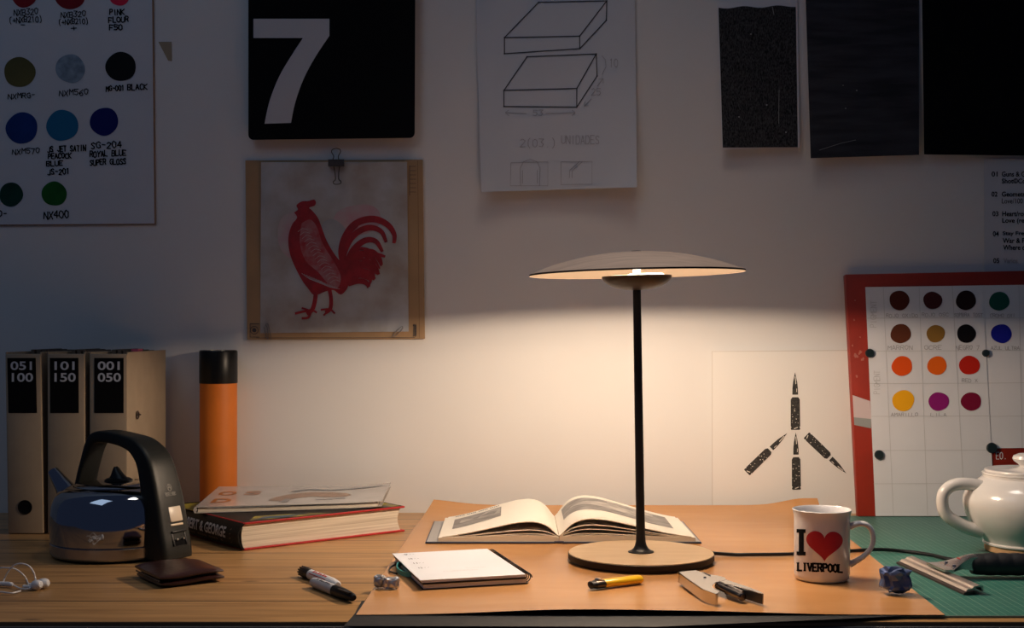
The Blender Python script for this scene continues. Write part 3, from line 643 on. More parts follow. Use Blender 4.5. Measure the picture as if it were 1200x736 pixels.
# ------------------------------------------------------------------ red board with pigment charts
PB0 = Vector((0, 2.372, 0.0035)); PB1 = Vector((0, 2.424, 0.44)); un = (PB1-PB0).normalized(); nb = Vector((0, -un.z, un.y))   # towards the camera
def plane_map(e):
    o = PB0+nb*e
    def f(x, y):
        d = Vector(((x-600)/F, 1, -(y-HZ)/F)); c = Vector((0, 0, CAMH)); return c+d*((o-c).dot(nb)/d.dot(nb))
    return f
R0 = plane_map(0.0)
L = thing('red_board', 'red painted board leaning on the wall holding the pigment charts', 'board', R0(1100, 605))
redm = mat('red_paint', (0.34, 0.022, 0.007), 0.45, var=(10, 0.25), bump=(40, 0.1))
bm = bmesh.new(); P = [R0(990.5, 321.5), R0(1262, 316), R0(1275, 605.3), R0(1005.5, 605.3)]
a = [bm.verts.new(p) for p in P]; b = [bm.verts.new(p-nb*0.016) for p in P]
bm.faces.new(a); bm.faces.new(b[::-1])
for i in range(4): bm.faces.new((a[i], a[(i+1) % 4], b[(i+1) % 4], b[i]))
bmesh.ops.bevel(bm, geom=bm.edges[:], offset=0.0018, segments=2, profile=0.5, affect='EDGES')
build('panel', bm, redm, L)
Re = plane_map(0.0006)
decal('pale_tape', [poly([(999, 463), (1019.5, 470), (1021, 491), (1000.5, 489)])], Re, mat('pinkish_tape', (0.62, 0.50, 0.50), 0.6), L)
decal('grey_tape', [poly([(1000.5, 489), (1021, 491), (1021, 502), (1001, 498)])], Re, mat('grey_tape', (0.30, 0.31, 0.30), 0.6), L)
decal('paint_scuff', [blob(1003, 417, 2.5, .5), blob(1008, 413, 2, .6), blob(1011, 421, 1.8, .5), blob(999, 405, 1, .4), blob(1004, 441, 1.4, .4), blob(1001, 375, 1, .4), blob(1008, 395, .8, .4), blob(1002, 352, .8)], Re, mat('pale_scuff', (0.42, 0.13, 0.10), 0.6), L)
decal('board_letters', hand('EO.', 1167, 530, 1180, 538, 0.8, 0.1), Re, M['paper'], L)
def chart(name, label, corners, e, dots, vlines, hl, caps, vert=None):
    rm = plane_map(e); L = thing(name, label, 'paint chart', rm((corners[3][0]+corners[2][0])/2, corners[2][1]), 'pigment charts on the red board')
    bm = bmesh.new(); n = 10; A = []
    tl, tr, br, bl = corners; al = []; bk = []; rb = plane_map(e-0.0004)
    P = corners
    a = [bm.verts.new(rm(*p)) for p in P]; b = [bm.verts.new(rb(*p)) for p in P]
    bm.faces.new(a); bm.faces.new(b[::-1])
    for i in range(4): bm.faces.new((a[i], a[(i+1) % 4], b[(i+1) % 4], b[i]))
    build('paper', bm, M['paper'], L)
    m1 = plane_map(e+0.0005); m2 = plane_map(e+0.0008)
    decal('grid_lines', [ribbon([p, q], 0.6) for p, q in vlines]+[ribbon([p, q], 0.6) for p, q in hl], m1, M['pencil_pale'], L)
    for i, (x, y, r, c) in enumerate(dots): decal('paint_dot', [blob(x, y, r, 0.05, seed=i, ry=r*0.94)], m2, paint('pigment', c, None, 0.45), L)
    for t, x0, y0, x1, y1 in caps: decal('pencil_note', hand(t, x0, y0, x1, y1, 0.55, 0.7), m1, M['pencil'], L)
    if vert:
        for t, x, y0, y1 in vert:
            q = hand(t, 0, 0, y1-y0, 7, 0.7, 0.4); decal('pencil_note', [([(x+vy, y1-vx) for vx, vy in v], f) for v, f in q], m1, M['pencil_pale'], L)
    return L
chart('pigment_chart', 'paper chart with two dots, dark green and blue, half cut by the frame', [(1148, 334.5), (1262, 333), (1268, 524), (1160, 525.5)], 0.0010,
      [(1171, 353, 11.8, (0.010, 0.085, 0.060)), (1173.5, 391, 12, (0.012, 0.016, 0.30)), (1212, 354, 11, (0.35, 0.25, 0.02))], [((1194, 334), (1198, 525))], [((1153, 373), (1268, 372)), ((1155, 411), (1268, 410)), ((1156, 449), (1268, 448)), ((1158, 488), (1268, 487))],
      [('CROMO OXI', 1160, 368, 1190, 372), ('AZUL ULTRA', 1161, 406, 1195, 410)])
chart('pigment_chart', 'paper chart with twelve pigment dots in four rows, browns to yellow', [(1014, 336.5), (1151.5, 334.5), (1166, 604.8), (1026, 604.8)], 0.0022,
      [(1054, 352, 12, (0.085, 0.018, 0.010)), (1093, 352, 11, (0.060, 0.014, 0.014)), (1132, 352, 12, (0.020, 0.008, 0.008)), (1055.5, 391, 12, (0.115, 0.034, 0.016)), (1096.5, 391, 10.8, (0.27, 0.14, 0.03)), (1132.5, 391, 11.3, (0.007, 0.006, 0.007)),
       (1057, 429, 12.2, (0.74, 0.085, 0.010)), (1098, 428.5, 11.5, (0.76, 0.125, 0.010)), (1136, 428, 12, (0.52, 0.020, 0.010)), (1058.5, 469.5, 13, (0.86, 0.40, 0.012)), (1100, 470.5, 11.8, (0.26, 0.014, 0.16)), (1138, 470.5, 11.7, (0.19, 0.008, 0.035))],
      [((1035, 336), (1047, 604)), ((1077, 336), (1087, 604)), ((1116, 335), (1131, 604))],
      [((1015, 373), (1153, 372)), ((1017, 411.5), (1155, 411)), ((1019, 449.5), (1157, 449)), ((1021, 488), (1159, 487.5)), ((1022, 528), (1161, 527.5)), ((1024, 567), (1163, 566.5))],
      [('ROJO OXIDO', 1038, 368, 1076, 372), ('ROJO OSC', 1080, 367, 1112, 371), ('SOMBRA TOST', 1118, 367, 1152, 371), ('MARRON', 1040, 405, 1070, 410), ('OCRE', 1083, 405, 1104, 410), ('NEGRO 79', 1120, 405, 1152, 410), ('RED X', 1127, 444, 1146, 448), ('AMARILLO', 1044, 484, 1076, 488), ('LILA', 1090, 484, 1110, 488)],
      [('PIGMENT', 1020, 352, 384), ('PIGMENT', 1024, 434, 462)])
for px, py, rx, lab in ((1019, 414, 5.2, 'dark round magnet at the upper left of the larger pigment chart'), (1155, 414, 4.3, 'dark round magnet at the upper join of the two charts'), (1030, 533, 5.4, 'dark round magnet low on the left edge of the larger pigment chart'), (1162, 525, 6.2, 'dark round magnet above the teapot lid at the corner of the smaller chart')):
    c = plane_map(0.0028)(px, py); r = rx/F*c.y; q = nb.to_track_quat('Z', 'Y').to_matrix().to_4x4()
    bm = bmesh.new(); add_lathe(bm, [(0, 0), (r, 0), (r, 0.003), (r*0.88, 0.0045), (0, 0.0048)], c, 28, q)
    tag(build('magnet', bm, mat('dark_magnet', (0.012, 0.022, 0.025), 0.35), loc=c), lab, 'magnet', 'magnets on the red board')

# ------------------------------------------------------------------ ring binders
def binder(x0, x1, lean, num1, num2, label, bx):
    """x0, x1: spine edges in metres; bx: px boxes for label and numbers"""
    fy, by, hgt = 2.1875, 2.43, 0.3085
    L = thing('ring_binder', label, 'binder', ((x0+x1)/2, fy, 0.0), 'ring binders beside the kettle')
    S = Matrix.Translation((x0, 0, 0)) @ Matrix.Shear('XZ', 4, (-lean, 0)) if False else None
    def sh(bm):
        for v in bm.verts: v.co.x -= lean*(v.co.z)
        return bm
    cardm = mat('binder_card', (0.37, 0.29, 0.205), 0.7, spec=0.2, var=(30, 0.08))
    bm = bmesh.new(); add_box(bm, ((x0+x1)/2, fy+0.003, hgt/2), (x1-x0, 0.006, hgt-0.001), bevel=0.0028); build('spine', sh(bm), cardm, L)
    for xx in (x0+0.001, x1-0.001):
        bm = bmesh.new(); add_box(bm, (xx, (fy+by)/2+0.002, hgt/2+0.0015), (0.0022, by-fy-0.002, hgt+0.002), bevel=0.0008); build('cover', sh(bm), cardm, L)
    bm = bmesh.new(); add_box(bm, (x0+0.0315, (fy+by)/2, hgt/2-0.004), (0.050, by-fy-0.02, hgt-0.02)); build('papers', sh(bm), M['paper_warm'], L)
    bm = bmesh.new()
    for k in range(4):
        add_box(bm, (x0+0.014+k*0.010, fy+0.16, hgt/2+0.0025-0.0005*k), (0.006, 0.14, hgt+0.006-0.001*k))
    build('dividers', sh(bm), mat('dark_dividers', (0.09, 0.07, 0.055), 0.8), L)
    sm = lambda x, y: (lambda p: Vector((p.x, p.y-0.0005, p.z)))(onY(x, y, fy))
    sm2 = lambda x, y: (lambda p: Vector((p.x, p.y-0.0009, p.z)))(onY(x, y, fy))
    lx0, lx1, dx = bx
    decal('label_card', [poly([(lx0, 419.5), (lx1, 419.5), (lx1+1.5*dx, 484), (lx0+1.5*dx, 484)])], sm, M['ink'], L, label='black label with white numbers')
    W = (lx1-lx0)
    gw = mat('label_white', (0.52, 0.55, 0.60), 0.7)
    decal('label_number', [typeset(num1, lx0+W*0.12+(1.5 if num1[0] == '1' else 0), 423.5, lx1-W*0.13, 433.7, 0.02), typeset(num2, lx0+W*0.12+(1.5 if num2[0] == '1' else 0), 437, lx1-W*0.09, 447.5, 0.02)], sm2, gw, L)
    hx = (lx0+lx1)/2+4*dx
    hp = onY(hx, 594.5, fy); bm = bmesh.new()
    add_lathe(bm, [(0.0, 0.0004), (0.0102, 0.0004), (0.0110, 0.0010), (0.0118, 0.0012), (0.0124, 0.0002)], seg=32, axis=(hp+Vector((0, -0.0001, 0)), hp+Vector((0, -0.01, 0))))
    build('finger_hole', bm, M['ink'], L)
    return L
PXM = F/2.1875
X = lambda px: (px-600)/PXM
binder(X(9), X(51.0), 0.0095*1.7, '051', '100', 'leftmost of three beige ring binders, numbered 051 to 100', (8.5, 42, 1))
binder(X(55.5), X(99.5), 0.002, '101', '150', 'middle beige ring binder, numbered 101 to 150', (58.5, 92, 0.3))
B3 = binder(X(104.5), X(149), 0.0, '001', '050', 'beige ring binder nearest the orange tube, numbered 001 to 050', (110.5, 145, 0))
for zz in (0.200, 0.128):
    bm = bmesh.new(); c = Vector((X(149)+0.0006, 2.243, zz))
    add_lathe(bm, [(0, 0), (0.0065, 0), (0.0078, 0.002), (0.005, 0.003), (0.004, 0.0012), (0, 0.0012)], seg=20, axis=(c, c+Vector((1, 0, 0)))); add_box(bm, c+Vector((0.003, 0, 0.0005)), (0.005, 0.013, 0.0034), bevel=0.0008)
    build('ring_rivet', bm, mat('rivet_metal', (0.12, 0.10, 0.09), 0.3, 0.9), B3)
bm = bmesh.new(); add_box(bm, (X(138), 2.30, 0.311), (0.012, 0.03, 0.008)); build('pink_tab', bm, mat('pink_tab', (0.5, 0.08, 0.16), 0.6), B3)

# ------------------------------------------------------------------ orange tube
tc = ((256-600)/F*2.412, 2.412); T = thing('cardboard_tube', 'upright orange tube with a black cap behind the stacked books', 'tube', (tc[0], tc[1], 0))
zt = onY(256, 411, 2.412).z; zc = onY(256, 449, 2.412).z
bm = bmesh.new(); add_lathe(bm, [(0, 0.0005), (0.0345, 0.0005), (0.0345, zc), (0, zc)], (*tc, 0), 64); build('tube_body', bm, mat('orange_card', (0.66, 0.17, 0.012), 0.55, var=(12, 0.12)), T)
bm = bmesh.new(); add_lathe(bm, [(0.030, zc), (0.0352, zc), (0.0355, zc+0.001), (0.0355, zt-0.002), (0.0345, zt), (0.033, zt), (0.032, zt-0.004), (0, zt-0.004)], (*tc, 0), 64); build('cap', bm, mat('black_cap', (0.004, 0.004, 0.004), 0.35, spec=0.3), T)
bm = bmesh.new(); add_lathe(bm, [(0.0335, zt), (0.0345, zt+0.0003), (0.0338, zt+0.0012), (0.0325, zt+0.001), (0.0325, zt)], (*tc, 0), 64); build('cap_rim', bm, mat('tin_rim', (0.4, 0.36, 0.3), 0.3, 0.9), T)

# ------------------------------------------------------------------ kettle
def kettle():
    c = Vector((-0.616, 2.0, 0)); e = Vector((0.85, -0.527, 0)); t = Vector((-0.527, -0.85, 0)); Z = Vector((0, 0, 1))
    K = thing('electric_kettle', 'chrome electric kettle with a tall black arched handle', 'kettle', c)
    kc = mat('kettle_chrome', (0.40, 0.41, 0.44), 0.055, 1.0)
    bm = bmesh.new(); pr = [(0, 0.022), (0.0985, 0.022), (0.1002, 0.024), (0.1012, 0.045), (0.1008, 0.064), (0.0985, 0.080), (0.0935, 0.092), (0.0860, 0.1000), (0.0760, 0.1050), (0.0665, 0.1068), (0.0650, 0.1058), (0, 0.1058)]
    add_lathe(bm, pr, c, 96); build('body', bm, kc, K)
    bm = bmesh.new(); add_lathe(bm, [(0, 0.004), (0.0980, 0.004), (0.1004, 0.007), (0.1006, 0.0215), (0.0992, 0.0225), (0, 0.0225)], c, 96); build('lower_band', bm, mat('brushed_band', (0.42, 0.40, 0.39), 0.22, 1.0), K)
    bm = bmesh.new(); add_lathe(bm, [(0, 0.0), (0.091, 0.0), (0.0945, 0.004), (0, 0.004)], c, 64); build('foot', bm, M['black_plastic'], K)
    bm = bmesh.new(); add_lathe(bm, [(0, 0.1058), (0.0640, 0.1058), (0.0648, 0.1075), (0.0620, 0.1100), (0.0400, 0.1128), (0, 0.1140)], c, 64); ld = build('lid', bm, kc, K)
    bm = bmesh.new(); kp = c+e*0.002
    add_lathe(bm, [(0, 0.1120), (0.021, 0.1120), (0.0215, 0.1150), (0.017, 0.1180), (0, 0.119)], kp, 32)
    rings = []
    for z, hw, hn, sh in ((0.1160, 0.020, 0.011, 0.0), (0.121, 0.0145, 0.009, -.001), (0.127, 0.009, 0.007, -.0035), (0.132, 0.0055, 0.0055, -.005), (0.1355, 0.0022, 0.003, -.006)):
        rings.append([kp+e*(hw*math.cos(a*math.pi/8)+sh)+t*(hn*math.sin(a*math.pi/8))+Z*z for a in range(16)])
    loft(bm, rings); build('lid_knob', bm, M['black_plastic'], ld)
    # spout
    bm = bmesh.new(); rings = []
    for s, z, rs, rt in ((-0.080, 0.055, 0.032, 0.026), (-0.106, 0.078, 0.0235, 0.020), (-0.130, 0.099, 0.0165, 0.0135), (-0.152, 0.1195, 0.0105, 0.0095)):
        nrm = (e*0.68+Z*0.73)
        rings.append([c+e*s+Z*z+nrm*(rs*math.cos(a*math.pi/12))*0.8+t*(rt*math.sin(a*math.pi/12)) for a in range(24)])
    loft(bm, rings); build('spout', bm, kc, K)
    # handle and element housing in one sweep
    path = [(-0.078, 0.092, .0052, .019), (-0.070, 0.120, .0052, .0185), (-0.061, 0.145, .0056, .018), (-0.052, 0.166, .0066, .018), (-0.041, 0.1790, .0082, .018), (-0.022, 0.1825, .0092, .0185), (0.003, 0.1815, .0094, .0185), (0.030, 0.1775, .0100, .0195), (0.057, 0.1695, .0125, .0225), (0.0795, 0.1500, .0155, .0255), (0.0915, 0.1200, .0172, .0275), (0.0990, 0.0870, .0198, .0295), (0.1040, 0.0490, .0235, .0308), (0.1075, 0.0180, .0275, .0312), (0.1080, 0.0050, .0278, .0312)]
    P = smooth_path([(s, z, 0) for s, z, _, _ in path], 4); A = smooth_path([(n, w_, 0) for _, _, n, w_ in path], 4); rings = []
    for i, p in enumerate(P):
        q0, q1 = P[max(i-1, 0)], P[min(i+1, len(P)-1)]; tg = (q1-q0).normalized(); nx, nz = tg.y, -tg.x
        if i > len(P)-6: nx, nz = -1.0, 0.0
        ring = []
        for k in range(28):
            a = 2*math.pi*k/28; ca, sa = math.cos(a), math.sin(a); ex = 0.34
            u = math.copysign(abs(ca)**ex, ca)*A[i].x; v = math.copysign(abs(sa)**ex, sa)*A[i].y
            ring.append(c+e*(p.x+nx*u)+Z*(p.y+nz*u)+t*v)
        rings.append(ring)
    bm = bmesh.new(); loft(bm, rings); build('handle', bm, mat('handle_plastic', (0.011, 0.0115, 0.0095), 0.42, spec=0.32, bump=(220, 0.05)), K, angle=50)
    # switch, socket and crest on the end face
    def face(s, z, tt): return c+e*s+Z*z+t*tt
    tilt = (Vector((0, 0, 1))*0.94-e*0.33).normalized(); nrm = (e*0.94+Z*0.33).normalized()
    Mx = Matrix((( t.x, tilt.x, nrm.x, 0), (t.y, tilt.y, nrm.y, 0), (t.z, tilt.z, nrm.z, 0), (0, 0, 0, 1)))
    bm = bmesh.new(); add_box(bm, face(0.1205, 0.070, -0.003), (0.025, 0.0235, 0.008), bevel=0.0018, M=Mx @ Matrix.Rotation(0.06, 4, 'X')); sw = build('switch', bm, mat('cream_switch', (0.66, 0.56, 0.44), 0.35), K, label='cream rocker switch')
    bm = bmesh.new(); add_box(bm, face(0.1245, 0.0545, -0.003), (0.025, 0.0035, 0.006), bevel=0.001, M=Mx); build('switch_lip', bm, mat('cream_lip', (0.70, 0.55, 0.38), 0.3), sw)
    bm = bmesh.new()
    for o, sz in (((0, 0.011), (0.028, 0.003)), ((0, -0.011), (0.028, 0.003)), ((0.0125, 0), (0.003, 0.022)), ((-0.0125, 0), (0.003, 0.022))):
        add_box(bm, face(0.1300, 0.034, -0.003)+t*o[0]+Z*o[1], (sz[0], sz[1], 0.006), bevel=0.0008, M=Mx)
    so = build('socket_frame', bm, M['black_plastic'], K)
    bm = bmesh.new(); add_box(bm, face(0.1295, 0.034, -0.003), (0.024, 0.021, 0.004), M=Mx); build('socket', bm, M['ink'], so)
    bm = bmesh.new()
    for o in (-0.006, 0.006): add_lathe(bm, [(0, 0), (0.0015, 0), (0.0015, 0.004), (0, 0.0045)], seg=10, axis=(face(0.1315, 0.034, -0.003+o), face(0.1415, 0.034, -0.003+o)))
    build('pin', bm, M['steel'], so)
    q = []
    nrm2 = (e*0.95+Z*0.31).normalized()
    def crest(x, y): return face(0.1165-0.33*(y*0.001), 0.098+y*0.001, -x*0.001)+nrm2*0.0012
    q.append(ribbon([(4*math.cos(k*0.42), 12+5*math.sin(k*0.42)) for k in range(16)], 0.9)); q.append(ribbon([(-2.5, 9), (0, 16)], 0.8)); q.append(ribbon([(2.5, 9), (0, 16)], 0.8)); q.append(ribbon([(-3, 12), (3, 12)], .8))
    q += [(lambda v, f: ([(x, -y) for x, y in v], f))(*g) for g in hand('RUSSELL', -11, -5, 1, 0, 0.55, .1)+hand('HOBBS', 1.5, -5, 10, 0, 0.55, .1)]
    decal('crest_print', q, crest, mat('pale_crest', (0.20, 0.19, 0.17), 0.5), K)
kettle()

# ------------------------------------------------------------------ wallet
def wallet():
    c = Vector((-0.466, 1.790, 0)); a = math.radians(35); u = Vector((math.cos(a), math.sin(a), 0)); v = Vector((-math.sin(a), math.cos(a), 0))
    W = thing('wallet', 'worn dark brown leather wallet lying in front of the kettle', 'wallet', c)
    leather = mat('brown_leather', (0.038, 0.012, 0.009), 0.30, var=(25, 0.5), bump=(90, 0.25))
    def flap(z0, z1, th, hx, hy, sk=0.0):
        n = 12; rings = []; hx *= 0.955; hy *= 1.07
        for i in range(n+1):
            s = -1+2*i/n; prof = []
            edge = (1-abs(s)**6)
            for k in range(24):
                b = 2*math.pi*k/24; cb, sb = math.cos(b), math.sin(b)
                yy = math.copysign(abs(cb)**0.35, cb)*hy*(0.97+0.03*edge); zz = math.copysign(abs(sb)**0.6, sb)*th*(0.45+0.55*edge)
                w_ = (yy/hy+1)/2
                prof.append(c+u*(s*hx+sk)+v*yy+Vector((0, 0, z0+(z1-z0)*w_+th+zz+0.0012*math.sin(3*s+2*w_))))
            rings.append(prof)
        b = bmesh.new(); loft(b, rings); return b
    build('lower_flap', flap(0.0016, 0.0016, 0.0046, 0.047, 0.048, 0.002), leather, W)
    build('cards', flap(0.0100, 0.0100, 0.0012, 0.041, 0.045), mat('dark_cards', (0.03, 0.035, 0.05), 0.4), W)
    build('upper_flap', flap(0.0112, 0.0130, 0.0040, 0.0475, 0.049), leather, W)
    pts = [c+u*(0.0478*math.cos(k/20*2*math.pi) if False else 0)+Vector((0, 0, 0)) for k in range(2)]
    bm = bmesh.new()
    for k in range(16):
        yy = -0.045+0.09*k/15; p = c-u*0.0446+v*yy+Vector((0, 0, 0.0103)); add_box(bm, p, (0.0012, 0.004, 0.0022), rot=a)
    build('zip_teeth', bm, mat('zip_metal', (0.12, 0.14, 0.18), 0.3, 0.8), W)
wallet()

# ------------------------------------------------------------------ earphones
def earphones():
    E = thing('earphones', 'white wired earphones with tangled cable at the desk corner', 'earphones', at(38, 690))
    wm = mat('white_plastic', (0.68, 0.68, 0.70), 0.3)
    for px, py, r, dz in ((43, 692, 0.0068, 0), (51, 690, 0.0068, 0.0)):
        b = at(px, py, 0.0); b.z = r+0.0005
        ax = Vector((0.75, -0.35, 0.15)).normalized() if px < 45 else Vector((0.85, -0.2, 0.1)).normalized()
        bm = bmesh.new(); p0 = b-ax*0.006
        add_lathe(bm, [(0, -0.001), (0.0035, 0), (0.0062, 0.0015), (r, 0.0045), (r, 0.008), (0.0056, 0.0115), (0.0035, 0.0135), (0, 0.014)], seg=28, axis=(p0, p0+ax)); eb = build('earbud', bm, wm, E)
        bm = bmesh.new(); q = p0-ax*0.0012; add_lathe(bm, [(0, 0), (0.0018, 0), (0.0018, 0.001), (0, 0.001)], seg=12, axis=(q, q+ax)); build('speaker_vent', bm, M['black_plastic'], eb)
        bm = bmesh.new(); add_tube(bm, smooth_path([p0+Vector((0, 0, -0.002)), p0+Vector((-0.008, 0.004, -0.003)), p0+Vector((-0.016, 0.008, -0.003))], 4), [0.0026]*9, 10); build('earbud_stem', bm, wm, eb)
    def ep(px, py, d): return onY(px, py, d)
    d0 = 1.765
    c1 = [at(41, 684, .008)]+[ep(x, y, d0+0.002*i) for i, (x, y) in enumerate([(41.5, 679), (39.5, 671), (34, 663.5), (25, 660.5), (16, 663), (9, 671), (5, 679)])]+[at(2, 684, .003), at(-12, 681, .003)]
    c2 = [at(35, 690, .004)]+[ep(x, y, d0+0.012+0.002*i) for i, (x, y) in enumerate([(32, 681), (27, 673.5), (18, 667), (8, 665.5), (-2, 667)])]+[at(-20, 680, .003)]
    c3 = [at(38, 689, .003), at(30, 690.5, .003), at(22, 689, .003), at(15, 685, .004)]
    c4 = [at(24, 692.5, .003), at(14, 695, .003), at(4, 694, .003), at(-15, 692, .003), at(-30, 690, .003)]
    for c in (c1, c2, c3, c4):
        bm = bmesh.new(); add_tube(bm, smooth_path(c, 7), 0.0011, 8); build('cable', bm, wm, E)
    bm = bmesh.new(); add_tube(bm, smooth_path([at(15, 685.5, .0045), at(8, 684.5, .0045), at(-4, 684, .0045)], 4), [0.0012, .003, .0033, .0033, .0033, .0033, .0033, .003, .0012], 12); build('remote', bm, wm, E)
earphones()

# ------------------------------------------------------------------ stacked books
def frame_box(bm, o, u, v, x0, x1, y0, y1, z0, z1, bevel=0.0):
    t_ = bmesh.new(); bmesh.ops.create_cube(t_, size=1.0); bmesh.ops.scale(t_, vec=(x1-x0, y1-y0, z1-z0), verts=t_.verts)
    if bevel: bmesh.ops.bevel(t_, geom=t_.edges[:], offset=bevel, segments=2, profile=0.5, affect='EDGES')
    for q in t_.verts:
        x, y, z = q.co; x += (x0+x1)/2; y += (y0+y1)/2; z += (z0+z1)/2; q.co = o+u*x+v*y+Vector((0, 0, z))
    merge(bm, t_)
pages = bpy.data.materials.new('page_edges'); pages.use_nodes = True
nt = pages.node_tree; tcn = nt.nodes.new('ShaderNodeTexCoord'); mpn = nt.nodes.new('ShaderNodeMapping'); mpn.inputs['Scale'].default_value = (2, 2, 260); nt.links.new(tcn.outputs['Object'], mpn.inputs[0])
nn = nt.nodes.new('ShaderNodeTexNoise'); nn.inputs['Scale'].default_value = 2.2; nn.inputs['Detail'].default_value = 4; nt.links.new(mpn.outputs[0], nn.inputs['Vector'])
rp = nt.nodes.new('ShaderNodeValToRGB'); rp.color_ramp.elements[0].position = .3; rp.color_ramp.elements[1].position = .6; rp.color_ramp.elements[0].color = (.50, .42, .32, 1); rp.color_ramp.elements[1].color = (.74, .67, .55, 1)
nt.links.new(nn.outputs['Fac'], rp.inputs[0]); nt.links.new(rp.outputs[0], nt.nodes['Principled BSDF'].inputs['Base Color']); nt.nodes['Principled BSDF'].inputs['Roughness'].default_value = .85
def thick_book():
    o = Vector((-0.427, 2.019, 0)); u = Vector((0.242, 0.196, 0)).normalized(); v = Vector((-u.y, u.x, 0)); WD, HT = 0.311, 0.276
    B = thing('art_book', 'thick black-spined hardback with red cover edges at the bottom of the stack', 'book', o+u*0.15+v*0.14)
    rd = mat('red_cover_edge', (0.42, 0.020, 0.022), 0.45); bk = mat('black_jacket', (0.006, 0.0055, 0.0055), 0.45, spec=0.2)
    for nm, z0, z1 in (('back_cover', 0.0004, 0.0034), ('front_cover', 0.0412, 0.0444)):
        bm = bmesh.new(); frame_box(bm, o, u, v, 0.004, WD, 0, HT, z0, z1, 0.0009); build(nm, bm, rd, B)
    # page block: concave fore edge on the far right end
    bm = bmesh.new(); rings = []
    for k in range(9):
        z = 0.0034+(0.0412-0.0034)*k/8; q = 0.006*math.sin(math.pi*k/8)
        rings.append([o+u*x+v*y+Vector((0, 0, z)) for x, y in ((0.006-q*0.55, 0.005), (WD-0.006-q, 0.005), (WD-0.006-q, HT-0.005), (0.006-q*0.55, HT-0.005))])
    loft(bm, rings); build('page_block', bm, pages, B)
    # rounded spine
    bm = bmesh.new(); rings = []
    for y in (0.0, HT):
        P = []
        for k in range(13):
            z = 0.0004+0.044*k/12; P.append(o+u*(0.006-0.0125*math.sin(math.pi*k/12)**0.7)+v*y+Vector((0, 0, z)))
        for k in range(12, -1, -1):
            z = 0.0018+0.0412*k/12; P.append(o+u*(0.008-0.0118*math.sin(math.pi*k/12)**0.7)+v*y+Vector((0, 0, z)))
        rings.append(P)
    loft(bm, rings); sp = build('spine', bm, bk, B)
    # spine lettering: runs along the spine towards the front corner
    def smap(x, y):   # x metres along spine from back to front, y height
        k = clamp(y/0.0444); return o+u*(0.006-0.0125*math.sin(math.pi*k)**0.7-0.0006)+v*(HT-x)+Vector((0, 0, y))
    T1 = typeset('GILBERT & GEORGE', 0, 0, 1, 1, 0.03); S1 = ([(HT-0.214+x*0.172, 0.0165+(1-y)*0.0175) for x, y in T1[0]], T1[1])
    decal('spine_title', [S1], smap, mat('spine_grey', (0.66, 0.64, 0.60), 0.6), sp, 0.004)
    S2 = join([poly([(HT-0.19+k*0.0085, 0.009), (HT-0.184+k*0.0085, 0.009), (HT-0.184+k*0.0085, 0.0128), (HT-0.19+k*0.0085, 0.0128)]) for k in range(16) if k % 5 != 4])
    mk = [ribbon([(HT-0.028, 0.010+k*0.007), (HT-0.024, 0.012+k*0.007)], 0.0018) for k in range(4)]
    decal('spine_note', [S2]+mk, smap, mat('spine_brown', (0.16, 0.11, 0.07), 0.6), sp, 0.004)
    # printed front cover (black, with yellow and blue shapes)
    cm = lambda x, y: o+u*x+v*y+Vector((0, 0, 0.0447))
    decal('cover_print', [poly([(0.006, 0.0015), (WD-0.002, 0.0015), (WD-0.002, HT), (0.006, HT)])], cm, bk, B)
    cm2 = lambda x, y: o+u*x+v*y+Vector((0, 0, 0.0450))
    decal('yellow_print', [poly([(0.02, 0.012), (0.10, 0.004), (0.17, 0.003), (0.13, 0.03), (0.05, 0.05)]), poly([(0.0, 0.17), (0.06, 0.17), (0.06, 0.26), (0.0, 0.26)]), poly([(0.255, 0.003), (0.303, 0.003), (0.303, 0.05), (0.27, 0.04)])], cm2, mat('yellow_ink', (0.48, 0.36, 0.02), 0.4, var=(30, 0.8), col2=(0.03, 0.03, 0.02)), B)
    decal('blue_print', [poly([(0.035, 0.018), (0.09, 0.008), (0.12, 0.02), (0.06, 0.035)])], lambda x, y: cm2(x, y)+Vector((0, 0, 0.0003)), mat('blue_ink', (0.02, 0.07, 0.12), 0.4), B)
thick_book()
